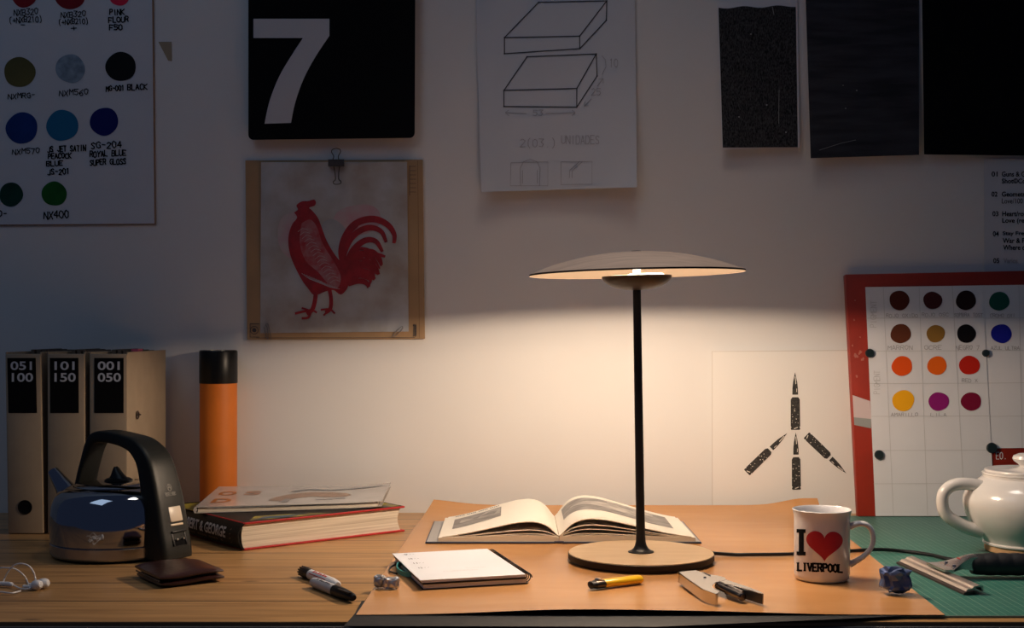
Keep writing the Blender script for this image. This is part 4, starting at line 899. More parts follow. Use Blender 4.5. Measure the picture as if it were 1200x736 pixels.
def thin_book():
    z0 = 0.0456
    FL, FR, BR, BL = Vector((-0.524, 2.118)), Vector((-0.222, 2.188)), Vector((-0.229, 2.420)), Vector((-0.537, 2.345))
    B = thing('picture_book', 'thinner glossy pale picture book lying on top of the thick book', 'book', (*((FL+BR)/2), z0))
    def pt(a, b, z):
        p = (FL*(1-a)+FR*a)*(1-b)+(BL*(1-a)+BR*a)*b
        sag = 0.0042*math.sin(math.pi*clamp(a*1.02))*(1-b)*0.0
        return Vector((p.x, p.y, z0+z+0.006*clamp((a-0.75)/0.25)**2*(0.3+0.7*b)+0.006*b*(1-a)+sag))
    def slab(zf0, zf1, a0, a1, b0, b1, n=16):
        bm = bmesh.new(); A, Bq = [], []
        for j in range(n+1):
            for i in range(n+1):
                a = a0+(a1-a0)*i/n; b = b0+(b1-b0)*j/n
                A.append(bm.verts.new(pt(a, b, zf1(a)))); Bq.append(bm.verts.new(pt(a, b, zf0(a))))
        g = lambda i, j: j*(n+1)+i
        for j in range(n):
            for i in range(n):
                q = (g(i, j), g(i+1, j), g(i+1, j+1), g(i, j+1)); bm.faces.new([A[k] for k in q]); bm.faces.new([Bq[k] for k in q[::-1]])
        per = [g(i, 0) for i in range(n+1)]+[g(n, j) for j in range(1, n+1)]+[g(i, n) for i in range(n-1, -1, -1)]+[g(0, j) for j in range(n-1, 0, -1)]
        for a, b in zip(per, per[1:]+per[:1]): bm.faces.new((A[a], A[b], Bq[b], Bq[a]))
        return bm
    gl = mat('glossy_pale_cover', (0.50, 0.46, 0.42), 0.22, var=(14, 0.15), coat=0.3)
    topz = lambda a: 0.0105-0.0012*a
    build('back_cover', slab(lambda a: 0, lambda a: 0.0012, 0, 1, 0, 1), gl, B)
    build('page_block', slab(lambda a: 0.0012, lambda a: 0.0078-0.0012*a-0.0035*math.exp(-((a-0.0)/0.12)**2)*0, 0.012, 0.975, 0.012, 0.985), pages, B)
    build('front_cover', slab(lambda a: topz(a)-0.0012, topz, 0, 1, 0, 1), gl, B)
    build('loose_pages', slab(lambda a: 0.0078-0.0012*a, lambda a: 0.0091-0.0012*a-0.0011*clamp(a/0.45), 0.06, 0.50, 0.004, 0.97), M['paper'], B)
    bm = bmesh.new(); P = [pt(0, 0, 0.0005)+(pt(0, 0, 0)-pt(1, 0, 0)).normalized()*0.0]
    rings = []
    for b in (0, 0.33, 0.66, 1):
        dirn = (pt(0, b, 0)-pt(1, b, 0)).normalized()
        rings.append([pt(0, b, 0.00525)+dirn*(0.003*math.sin(math.pi*k/8))+Vector((0, 0, -0.00525*math.cos(math.pi*k/8))) for k in range(9)]+[pt(0.01, b, 0.00525)])
    loft(bm, rings); build('spine', bm, gl, B)
    mp = lambda x, y: pt(x, y, topz(x)+0.0004)
    rust = mat('rust_ink', (0.34, 0.13, 0.045), 0.3); tan = mat('tan_ink', (0.36, 0.21, 0.13), 0.3, var=(40, 0.4)); gry = mat('grey_ink', (0.20, 0.20, 0.21), 0.3)
    lt = []
    for ch, x0, x1, y0, y1 in (('D', 0.055, 0.155, 0.16, 0.36), ('O', 0.045, 0.145, 0.52, 0.72), ('S', 0.19, 0.28, 0.52, 0.72)):
        t_ = typeset(ch, x0, 0, x1, 1, 0.03); lt.append(([(x, y0+(1-y)*(y1-y0)) for x, y in t_[0]], t_[1]))
    decal('cover_letters', lt, mp, rust, B, 0.03)
    cat = [(0.36, 0.22), (0.38, 0.36), (0.44, 0.50), (0.52, 0.60), (0.62, 0.62), (0.74, 0.56), (0.80, 0.44), (0.76, 0.34), (0.66, 0.34), (0.58, 0.38), (0.50, 0.30), (0.44, 0.18)]
    decal('cover_figure', [poly(spl(cat+[cat[0]], 4)[:-1])], mp, tan, B, 0.05)
    decal('cover_shade', [ribbon(spl([(0.45, 0.66), (0.54, 0.78), (0.66, 0.72), (0.8, 0.8), (0.96, 0.86)], 5), 0.05), ribbon([(0.62, 0.20), (0.78, 0.26)], 0.03), poly([(0.43, 0.12), (0.47, 0.12), (0.48, 0.28), (0.45, 0.28)])], lambda x, y: pt(x, y, topz(x)+0.0007), gry, B, 0.05)
thin_book()

# ------------------------------------------------------------------ open book
def open_book():
    base = ZB; cx, fy, by = 0.0757, 2.060, 2.278
    B = thing('open_book', 'open hardback with grey photographs on its curving pages behind the lamp', 'book', (cx, (fy+by)/2, base))
    navy = mat('navy_cloth', (0.022, 0.030, 0.062), 0.6); pg = mat('cream_page', (0.76, 0.70, 0.60), 0.75, spec=0.2); edg = mat('page_edge', (0.66, 0.55, 0.40), 0.8)
    endp = mat('grey_endpaper', (0.36, 0.34, 0.32), 0.8)
    for s, wd in ((-1, 0.209), (1, 0.223)):
        bm = bmesh.new(); add_box(bm, (cx+s*(0.006+wd/2), (fy+by)/2, base+0.0014), (wd, by-fy+0.008, 0.0024), bevel=0.0007); build('cover', bm, navy, B)
        bm = bmesh.new(); add_box(bm, (cx+s*(0.006+wd/2), (fy+by)/2, base+0.0028), (wd-0.004, by-fy+0.002, 0.0004)); build('endpaper', bm, endp, B)
    bm = bmesh.new(); add_box(bm, (cx, (fy+by)/2, base+0.0022), (0.016, by-fy+0.006, 0.0030), bevel=0.001); build('spine', bm, navy, B)
    key = [(0, .006), (.03, .014), (.08, .024), (.15, .0305), (.24, .0330), (.36, .0310), (.5, .0255), (.65, .0190), (.8, .0130), (.92, .0090), (1, .0070)]
    def prof(u):
        for (a, za), (b, zb) in zip(key, key[1:]):
            if u <= b:
                t = (u-a)/(b-a); return za+(zb-za)*t
        return key[-1][1]
    sm = [sum(prof(clamp(i/100+k*0.012)) for k in range(-3, 4))/7 for i in range(101)]
    def hump(u):
        f = clamp(u)*100; i = min(int(f), 99); return sm[i]+(sm[i+1]-sm[i])*(f-i)
    def P(s, u, v, f, wd, amp):
        flat = 0.0055+0.0015*(1-u)
        z = flat+(hump(u)-flat)*f*amp*(1+0.33*v)
        y = fy+(by-fy)*v
        # the leaves fall short of the cover's outer edge
        return Vector((cx+s*(0.0004+u*wd), y, base+0.0032+z))
    def layer(s, f0, f1, wd, amp, v0, v1, n=44, mv=6, solid=None):
        bm = bmesh.new(); A, Q = [], []
        for j in range(mv+1):
            for i in range(n+1):
                u = i/n; v = v0+(v1-v0)*j/mv
                a = P(s, u, v, f1, wd, amp); A.append(bm.verts.new(a))
                b = P(s, u, v, f0, wd, amp) if solid is None else Vector((a.x, a.y, a.z-solid)) 
                if solid is None and f0 == 0: b.z = base+0.0031
                Q.append(bm.verts.new(b))
        g = lambda i, j: j*(n+1)+i
        for j in range(mv):
            for i in range(n):
                q = (g(i, j), g(i+1, j), g(i+1, j+1), g(i, j+1)); bm.faces.new([A[k] for k in q]); bm.faces.new([Q[k] for k in q[::-1]])
        per = [g(i, 0) for i in range(n+1)]+[g(n, j) for j in range(1, mv+1)]+[g(i, mv) for i in range(n-1, -1, -1)]+[g(0, j) for j in range(mv-1, 0, -1)]
        for a, b in zip(per, per[1:]+per[:1]): bm.faces.new((A[a], A[b], Q[b], Q[a])).material_index = 1
        return bm
    for s, wd, amp, fs in ((-1, 0.188, 0.97, (0.22, 0.46)), (1, 0.213, 1.15, (0.20, 0.44, 0.66))):
        build('page_block', layer(s, 0, fs[0]*0.6, wd+0.006, amp, 0.0, 1.0), [pg, edg], B)
        for k, f in enumerate(fs):
            build('page', layer(s, 0, f, wd+0.003-0.002*k, amp, 0.004, 0.996, solid=0.0011), [pg, edg], B)
        build('page', layer(s, 0, 1.0, wd, amp, 0.006, 0.99, solid=0.0012), [pg, edg], B)
    def pmap(s, wd, amp, e=0.0005): return lambda x, y: P(s, x, y, 1.0, wd, amp)+Vector((0, 0, e))
    photo = mat('grey_photo', (0.30, 0.275, 0.25), 0.5, var=(38, 0.5), col2=(0.15, 0.135, 0.125), stretch=(1, 2.2, 1))
    pale = mat('pale_photo', (0.50, 0.45, 0.40), 0.5, var=(45, 0.4))
    m = pmap(-1, 0.188, 0.97); m2 = pmap(-1, 0.188, 0.97, 0.0008)
    decal('photograph', [poly([(0.50, 0.42), (0.93, 0.30), (0.93, 0.78), (0.50, 0.84)])], m, photo, B, 0.05)
    decal('photograph_light', [poly([(0.72, 0.55), (0.64, 0.78), (0.51, 0.80), (0.51, 0.56)]), blob(0.82, 0.6, 0.05, 0.4, ry=0.08)], m2, pale, B, 0.05)
    decal('photograph_dark', [poly([(0.70, 0.60), (0.60, 0.74), (0.53, 0.70), (0.56, 0.58)])], pmap(-1, 0.188, 0.97, 0.0011), photo, B, 0.05)
    tx = []
    for k in range(24):
        if k % 6 == 5: continue
        x = 0.93-0.018*k; tx.append(poly([(x, 0.905), (x-0.012, 0.906), (x-0.012, 0.935), (x, 0.934)]))
    decal('heading_text', tx, m, M['ink'], B)
    m = pmap(1, 0.213, 1.15); m2 = pmap(1, 0.213, 1.15, 0.0008)
    decal('photograph', [poly([(0.05, 0.40), (0.90, 0.28), (0.90, 0.84), (0.05, 0.88)])], m, photo, B, 0.04)
    decal('photograph_light', [poly([(0.10, 0.62), (0.25, 0.58), (0.45, 0.52), (0.66, 0.45), (0.68, 0.62), (0.50, 0.76), (0.34, 0.74), (0.18, 0.70)]), blob(0.72, 0.72, 0.07, 0.4, ry=0.08), poly([(0.42, 0.78), (0.70, 0.76), (0.70, 0.86), (0.42, 0.88)])], m2, pale, B, 0.05)
open_book()

# ------------------------------------------------------------------ spiral notebook
def notebook():
    o = at(495, 691.5, ZB); o.z = 0; fr = at(620.7, 684, ZB); u = Vector((fr.x-o.x, fr.y-o.y, 0)).normalized(); v = Vector((-u.y, u.x, 0)); v = (v+u*0.02).normalized()
    WD, HT = 0.147, 0.212; o = o+Vector((0, 0, ZB))
    N = thing('spiral_notebook', 'white spiral notebook open flat with a date list on its page', 'notebook', o+u*0.07+v*0.1)
    pb = mat('bluish_page_edge', (0.56, 0.57, 0.66), 0.8)
    bm = bmesh.new(); frame_box(bm, o, u, v, 0.0, WD, 0, HT, 0.0003, 0.0011, 0.0003); build('back_cover', bm, M['black_plastic'], N)
    bm = bmesh.new(); frame_box(bm, o, u, v, 0.002, WD-0.003, 0.001, HT-0.002, 0.0011, 0.0064); build('lower_pages', bm, pb, N)
    bm = bmesh.new(); frame_box(bm, o, u, v, 0.0, WD-0.003, -0.0005, HT, 0.0066, 0.0093, 0.0006); build('folded_cover', bm, M['black_plastic'], N)
    for k in range(3):
        bm = bmesh.new(); frame_box(bm, o, u, v, -0.0035-0.0012*k+0.003, WD-0.004, -0.0008*0, HT-0.001*k, 0.0094+0.0012*k, 0.0105+0.0012*k); build('page', bm, M['paper'] if k == 2 else pb, N)
    bm = bmesh.new(); pts = []; n = 26
    for i in range(n*12+1):
        a = 2*math.pi*i/12; y = 0.006+(HT-0.012)*i/(n*12)
        pts.append(o+u*(WD+0.0005+0.0062*math.cos(a))+v*y+Vector((0, 0, 0.0070+0.0064*math.sin(a))))
    add_tube(bm, pts, 0.00075, 6); build('spiral_binding', bm, mat('black_wire', (0.015, 0.015, 0.016), 0.3, 0.6), N)
    mp = lambda x, y: o+u*x+v*y+Vector((0, 0, 0.0133))
    def up(g, x0, y0, s=1.0):   # lettering drawn y-down -> page, top of page away from the viewer
        return [([(x0+x*0.001, y0-y*0.001) for x, y in vv], f) for vv, f in g]
    tx = []
    for k, t_ in enumerate(('9', '10', '11', '12')):
        tx += up([typeset(t_, 0, 0, 5.5, 9, 0.01)], 0.012, HT-0.014-0.036*k)
        tx += up([typeset('- -', 0, 0, 7, 1.2, 0.02)], 0.020, HT-0.018-0.036*k)
    decal('printed_dates', tx, mp, M['ink'], N)
    decal('pencil_note', up(hand('LLUMINACIO', 0, 0, 48, 8, 0.7, .5), 0.04, 0.055)+up(hand('DISSENY', 0, 0, 30, 7, 0.5, .5), 0.075, 0.07), mp, M['pencil_pale'], N)
    # teal ribbon band with dark buckle at the left side
    teal = mat('teal_ribbon', (0.02, 0.24, 0.24), 0.5)
    p = [o+u*0.004+v*0.165+Vector((0, 0, 0.0054)), o-u*0.006+v*0.150+Vector((0, 0, 0.0048)), o-u*0.0115+v*0.125+Vector((0, 0, 0.0030)), o-u*0.008+v*0.098+Vector((0, 0, 0.0022)), o+u*0.003+v*0.085+Vector((0, 0, 0.0022))]
    bm = bmesh.new(); q = smooth_path(p, 6); rings = []
    for a in q: rings.append([a+Vector((0, 0, 0.0055)), a+Vector((0.0015, 0, 0.0055)), a+Vector((0.0015, 0, -0.0016)), a+Vector((0, 0, -0.0016))])
    loft(bm, rings); build('ribbon_marker', bm, teal, N, label='teal ribbon marker')
    bm = bmesh.new(); q = smooth_path([o-u*0.004+v*0.178+Vector((0, 0, 0.0022)), o-u*0.015+v*0.158+Vector((0, 0, 0.0022)), o-u*0.020+v*0.130+Vector((0, 0, 0.0018)), o-u*0.014+v*0.112+Vector((0, 0, 0.0018))], 6)
    add_tube(bm, q, 0.0014, 8); build('elastic', bm, M['black_plastic'], N)
notebook()

# ------------------------------------------------------------------ two markers on the desk
def marker(p0, p1, label, kind):
    p0, p1 = Vector(p0), Vector(p1); r = 0.0072
    p0.z = p1.z = r+0.0003; ln = (p1-p0).length
    T = thing('marker_pen', label, 'marker', (p0+p1)/2-Vector((0, 0, r)), 'marker pens beside the brown sheet')
    d = (p1-p0).normalized(); white = mat('marker_barrel', (0.60, 0.60, 0.62) if kind == 0 else (0.40, 0.41, 0.44), 0.4)
    if kind == 0:      # cap (ribbed) at p0, rounded pale tail at p1
        b0 = 0.26*ln; prof = [(0, b0), (r, b0), (r, ln*0.86), (r*0.92, ln*0.9), (r*0.80, ln*0.975), (r*0.55, ln), (0, ln)]
        cap = [(0, 0), (r*0.8, 0), (r*0.98, 0.003), (r*1.08, b0*0.6), (r*1.06, b0), (0, b0)]
    else:
        b0 = 0.56*ln; prof = [(0, 0), (r*0.55, 0), (r*0.85, 0.004), (r, 0.012), (r, b0), (0, b0)]
        cap = [(0, b0), (r*1.05, b0), (r*1.04, ln*0.72), (r*0.92, ln*0.86), (r*0.70, ln*0.97), (r*0.45, ln), (0, ln)]
    bm = bmesh.new(); add_lathe(bm, prof, seg=32, axis=(p0, p1)); br = build('barrel', bm, white, T)
    bm = bmesh.new(); add_lathe(bm, cap, seg=32, axis=(p0, p1))
    side = d.cross(Vector((0, 0, 1))).normalized(); upv = side.cross(d)
    if kind == 0:
        for k in range(12):
            a = 2*math.pi*k/12; c = p0+d*(b0*0.35)+(side*math.cos(a)+upv*math.sin(a))*r*0.97
            Mx = Matrix(((d.x, side.x, upv.x, 0), (d.y, side.y, upv.y, 0), (d.z, side.z, upv.z, 0), (0, 0, 0, 1)))
            if (c.z > 0.0022): add_box(bm, c, (b0*0.68, 0.0018, 0.0018), M=Mx, bevel=0.0004)
    else:
        Mx = Matrix(((d.x, side.x, upv.x, 0), (d.y, side.y, upv.y, 0), (d.z, side.z, upv.z, 0), (0, 0, 0, 1)))
        add_box(bm, p0+d*(ln*0.84)+side*(r*0.55)+upv*(r*0.75), (ln*0.26, 0.0045, 0.0022), M=Mx, bevel=0.0007)
    build('cap', bm, M['black_plastic'], T)
    def mp(x, y):      # x along the pen 0..1, y degrees around (0 = towards camera, 90 = up)
        a = math.radians(y); return p0+d*(x*ln)+(side*math.cos(a)+upv*math.sin(a))*(r+0.0003)
    if kind == 0:
        q = []
        q = [poly([(0.37+k*0.065, 58), (0.415+k*0.065, 58), (0.415+k*0.065, 90-(k % 2)*10), (0.37+k*0.065, 90-(k % 2)*10)]) for k in range(6)]+[poly([(0.32, 30), (0.345, 30), (0.345, 110), (0.32, 110)]), poly([(0.32, 25), (0.78, 25), (0.78, 34), (0.32, 34)])]
        decal('red_print', q, mp, mat('red_print', (0.40, 0.02, 0.02), 0.5), br, None)
    else:
        q = [poly([(0.23+k*0.045, 60), (0.262+k*0.045, 60), (0.262+k*0.045, 86-(k % 3)*7), (0.23+k*0.045, 86-(k % 3)*7)]) for k in range(6)]+[poly([(0.16, 60), (0.19, 60), (0.19, 85), (0.16, 85)])]
        decal('dark_print', q, mp, mat('dark_print', (0.05, 0.055, 0.07), 0.5), br, None)
a, b = at(354, 675.5, 0.0), at(396, 692.5, 0.0); marker(a, b, 'white marker with red print and ribbed black cap, farther of the pair', 0)
a, b = at(366, 688, 0.0), at(415, 707.5, 0.0); marker(a, b, 'grey marker with a smooth black cap, nearer of the pair', 1)

# ------------------------------------------------------------------ crumpled foil bits
def crumple(name, label, c, sx, sy, sz, m, seed, extra=0):
    bm = bmesh.new(); bmesh.ops.create_icosphere(bm, subdivisions=3, radius=1.0)
    for v in bm.verts:
        d = v.co.normalized(); q = d*2.1+Vector((seed*3.1, seed*1.7, seed))
        k = 0.84+0.30*mnoise.noise(q)+0.16*mnoise.noise(q*2.7)
        s = Vector([math.copysign(abs(a)**0.62, a) for a in d])*k
        v.co = Vector((s.x*sx, s.y*sy, s.z*sz))
    mz = min(v.co.z for v in bm.verts)
    bmesh.ops.translate(bm, vec=(c[0], c[1], c[2]-mz), verts=bm.verts)
    return tag(build(name, bm, m, smooth=False, loc=c), label, 'wrapper')
c = at(452, 691, ZB)
fo = thing('foil_wrapper', 'small crumpled silver foil wrapper at the left edge of the brown sheet', 'wrapper', (c.x, c.y+0.008, ZB))
silver = mat('silver_foil', (0.55, 0.54, 0.54), 0.32, 0.75, bump=(60, 0.4))
def lump(c, sx, sy, sz, seed, rz):
    bm = bmesh.new(); bmesh.ops.create_icosphere(bm, subdivisions=3, radius=1.0)
    for v in bm.verts:
        d = v.co.normalized(); q = d*2.3+Vector((seed*3.1, seed*1.7, seed)); k = 0.88+0.2*mnoise.noise(q)+0.12*mnoise.noise(q*2.7)
        s = Vector([math.copysign(abs(a)**0.55, a) for a in d])*k; v.co = Vector((s.x*sx, s.y*sy, s.z*sz))
    mz = min(v.co.z for v in bm.verts)
    bmesh.ops.transform(bm, matrix=Matrix.Translation((c[0], c[1], c[2]-mz)) @ Matrix.Rotation(rz, 4, 'Z'), verts=bm.verts); return bm
build('foil_fold', lump((c.x+0.007, c.y+0.006, ZB+0.0002), 0.0125, 0.008, 0.0085, 3, 0.1), silver, fo, smooth=False)
build('foil_fold', lump((c.x-0.009, c.y+0.012, ZB+0.0002), 0.0085, 0.009, 0.0088, 8, -0.4), silver, fo, smooth=False)
c = at(1053, 698, ZB)
crumple('candy_wrapper', 'crumpled blue and silver wrapper beside the mug on the brown sheet', (c.x, c.y+0.012, ZB+0.0002), 0.0225, 0.017, 0.0195,
        mat('blue_foil', (0.040, 0.085, 0.26), 0.28, 0.5, var=(45, 0.5), col2=(0.13, 0.17, 0.30)), 5)

# ------------------------------------------------------------------ lighter
def lighter():
    a = at(696, 692.5, ZB); b = at(755, 685.0, ZB); u = Vector((b.x-a.x, b.y-a.y, 0)).normalized(); v = Vector((-u.y, u.x, 0)); ln = (b-a).length
    T = thing('lighter', 'yellow disposable lighter lying in front of the lamp base', 'lighter', (a+b)/2)
    c = a+v*0.009; c.z = ZB+0.0002
    def oval(x, hw, hh, zc=0.0058, n=28):
        return [c+u*x+v*(hw*math.cos(2*math.pi*k/n))+Vector((0, 0, zc+hh*math.sin(2*math.pi*k/n))) for k in range(n)]
    bm = bmesh.new(); loft(bm, [oval(0.021, .0085, .0056), oval(0.0216, .0089, .0058), oval(ln-0.003, .0091, .0058), oval(ln-0.0008, .0086, .0053), oval(ln, .0075, .0044)]); build('body', bm, mat('yellow_plastic', (0.86, 0.50, 0.008), 0.3), T)
    bm = bmesh.new(); loft(bm, [oval(0.0075, .0084, .0053), oval(0.0085, .0088, .0057), oval(0.0207, .0088, .0057), oval(0.021, .0085, .0055)]); build('metal_hood', bm, mat('dark_hood', (0.10, 0.085, 0.07), 0.28, 0.9), T)
    bm = bmesh.new(); loft(bm, [oval(0.0, .0055, .0035), oval(0.001, .0075, .0048), oval(0.008, .0083, .0052), oval(0.0095, .0060, .0040)]); build('thumb_button', bm, M['black_plastic'], T)
    bm = bmesh.new(); p = c+u*0.013+Vector((0, 0, 0.0107)); add_lathe(bm, [(0, -.0045), (.003, -.0045), (.0034, -.003), (.0034, .003), (.003, .0045), (0, .0045)], seg=18, axis=(p, p+v)); build('spark_wheel', bm, M['steel'], T)
lighter()

# ------------------------------------------------------------------ plier stapler lying on its side
def stapler():
    z0 = ZB+0.0022; H = 0.0145; zt = z0+H
    def tp(x, y, z=zt): return at(780+x/9.23, 655+y/9.23, z)
    S = thing('stapler', 'chrome plier stapler lying on its side in front of the lamp', 'stapler', (0.27, 1.66, ZB))
    ch = mat('worn_chrome', (0.66, 0.63, 0.60), 0.25, 1.0, bump=(70, 0.05)); dark = mat('stapler_dark', (0.03, 0.03, 0.03), 0.4)
    # outer body: plate with a notch, sides bent down
    out = [(134, 142), (240, 128), (322, 122), (470, 168), (560, 180), (640, 200), (655, 222), (600, 240), (545, 250), (505, 280), (505, 305), (535, 330), (578, 352), (562, 375), (540, 380), (400, 330), (240, 222)]
    bm = bmesh.new(); P = [tp(x, y) for x, y in out]; add_prism(bm, [(p.x, p.y) for p in P], zt-0.0012, zt); build('body_plate', bm, ch, S)
    def wall_strip(pts, z1, z2, th=0.0012):
        bm = bmesh.new(); Q = [tp(x, y) for x, y in pts]; rings = []
        for i, q in enumerate(Q):
            t_ = (Q[min(i+1, len(Q)-1)]-Q[max(i-1, 0)]); n = Vector((-t_.y, t_.x, 0)).normalized()*th
            zz1 = z1[i] if isinstance(z1, list) else z1
            zz2 = z2[i] if isinstance(z2, list) else z2
            rings.append([Vector((q.x, q.y, zz2)), Vector((q.x+n.x, q.y+n.y, zz2)), Vector((q.x+n.x, q.y+n.y, zz1)), Vector((q.x, q.y, zz1))])
        loft(bm, rings); return bm
    build('near_side', wall_strip([(134, 142), (240, 222), (400, 330), (500, 366), (540, 380), (566, 372)], [z0+.002, z0+.001, z0, z0, z0, z0], zt), ch, S)
    build('end_cap', wall_strip([(140, 146), (230, 132), (320, 124)], z0+0.001, zt), ch, S)
    # far arm
    arm = [(600, 240), (655, 222), (800, 270), (920, 310), (1020, 350), (1050, 368), (1040, 372), (1000, 362), (900, 330), (760, 285), (640, 268)]
    bm = bmesh.new(); P = [tp(x, y) for x, y in arm]; add_prism(bm, [(p.x, p.y) for p in P], zt-0.0012, zt-0.0002); build('far_arm', bm, ch, S)
    build('far_side', wall_strip([(655, 222), (800, 270), (920, 308), (1020, 348), (1050, 366)], z0, zt-0.0013), ch, S)
    build('far_inner', wall_strip([(640, 268), (760, 285), (900, 330), (1000, 362), (1040, 372)], z0+0.001, zt-0.0013), dark, S)
    # magazine between the arms
    a = tp(560, 290, z0+0.009); b = tp(815, 405, z0+0.006); bm = bmesh.new()
    add_tube(bm, [a, a+(b-a)*0.35, a+(b-a)*0.8, b], [0.0042, 0.0046, 0.0050, 0.0046], 14); build('magazine', bm, mat('dark_chrome', (0.20, 0.19, 0.18), 0.2, 1.0), S)
    n = Vector((0.004, 0.006, 0.005)); bm = bmesh.new(); add_tube(bm, [a+n*0.8, b+n*0.8], [0.0022, 0.0019], 10); build('follower_rod', bm, ch, S)
    bm = bmesh.new(); add_lathe(bm, [(0, 0), (.004, 0), (.005, .002), (.0052, .006), (.004, .0075), (0, .0078)], seg=20, axis=(b-(b-a).normalized()*0.002, b+(b-a).normalized())); build('pusher', bm, mat('pusher_metal', (0.10, 0.09, 0.09), 0.25, 0.9), S)
    # slot and rivet on the plate
    mp = lambda x, y: (lambda p: Vector((p.x, p.y, zt+0.0004)))(tp(x, y))
    decal('slot', [poly([(385, 140), (400, 138), (490, 178), (482, 188)])], mp, dark, S)
    bm = bmesh.new(); p = tp(425, 200); add_lathe(bm, [(0, zt), (.0022, zt), (.0018, zt+.0012), (0, zt+.0015)], (p.x, p.y, 0), 14); build('rivet', bm, ch, S)
    bm = bmesh.new(); p = tp(470, 175); add_lathe(bm, [(0, zt), (.0014, zt), (.0011, zt+.001), (0, zt+.0012)], (p.x, p.y, 0), 12); build('rivet', bm, ch, S)
stapler()

# ------------------------------------------------------------------ mug
def mug():
    cx, cy = 0.4275, 1.766; z0 = ZB+0.0002; R = 0.0378; H = 0.0960
    T = thing('mug', 'white mug printed with a red heart on the brown sheet', 'mug', (cx, cy, z0))
    cer = mat('white_glaze', (0.70, 0.69, 0.70), 0.16, coat=0.4)
    bm = bmesh.new(); pr = [(0, 0.001), (0.029, 0.001), (0.031, 0), (0.0345, 0.0006), (0.0368, 0.003), (R, 0.008), (R, 0.080), (0.0382, 0.088), (0.0397, H-0.0015), (0.0402, H), (0.0394, H+0.0006), (0.0380, H-0.0008), (0.0355, 0.086), (0.0347, 0.078), (0.0347, 0.010), (0.032, 0.006), (0, 0.0055)]
    add_lathe(bm, pr, (cx, cy, z0), 96); build('body', bm, cer, T)
    # handle: from the wall below the rim out and back near the bottom
    d = Vector((0.985, -0.17, 0)).normalized(); path = [(R-0.001, 0.073), (R+0.010, 0.0775), (R+0.021, 0.0765), (R+0.0285, 0.069), (R+0.031, 0.057), (R+0.0275, 0.044), (R+0.018, 0.033), (R+0.008, 0.026), (R-0.001, 0.021)]
    side = Vector((-d.y, d.x, 0)); P = smooth_path([(s, z, 0) for s, z in path], 5); rings = []
    for i, p in enumerate(P):
        t_ = (P[min(i+1, len(P)-1)]-P[max(i-1, 0)]).normalized(); nx, nz = -t_.y, t_.x; k = abs(i/(len(P)-1)-0.5)*2; hw = 0.0052+0.0030*k**3; hn = 0.0034+0.0016*k**3
        rings.append([Vector((cx, cy, z0))+d*(p.x+nx*hn*math.cos(a*math.pi/8))+Vector((0, 0, p.y+nz*hn*math.cos(a*math.pi/8)))+side*(hw*math.sin(a*math.pi/8)) for a in range(16)])
    bm = bmesh.new(); loft(bm, rings); build('handle', bm, cer, T)
    view = Vector((-cx, -cy, 0)).normalized(); right = Vector((-view.y, view.x, 0))
    pm = 1500/(cy-0.02); Ru = R+0.0004
    def mp(px, py, e=0.0):
        s = clamp((px-964)/32.8, -0.97, 0.97); th = math.asin(s); q = view*math.cos(th)+right*math.sin(th)
        dd = cy-R*math.cos(th); z = CAMH-(py-HZ)/F*dd
        return Vector((cx, cy, 0))+q*(Ru+e)+Vector((0, 0, z))
    redh = mat('heart_red', (0.42, 0.010, 0.018), 0.3); 
    hp = []
    for k in range(60):
        a = 2*math.pi*k/60; x = 16*math.sin(a)**3; y = 13*math.cos(a)-5*math.cos(2*a)-2*math.cos(3*a)-math.cos(4*a); hp.append((967+x*1.30, 637.5-y*1.24))
    decal('heart', [poly(hp)], mp, redh, T, 3)
    I = [poly([(937.6, 621), (943.4, 621), (943.4, 651.5), (937.6, 651.5)]), poly([(935, 621), (945.6, 621), (945.6, 625.5), (935, 625.5)]), poly([(935, 647.5), (945.6, 647.5), (945.6, 652), (935, 652)])]
    decal('slogan', I+hand('LIVERPOOL', 936, 661, 988, 669.8, 2.3, 0.0, 0.0, serif=1.6), mp, M['ink'], T, 3)
mug()

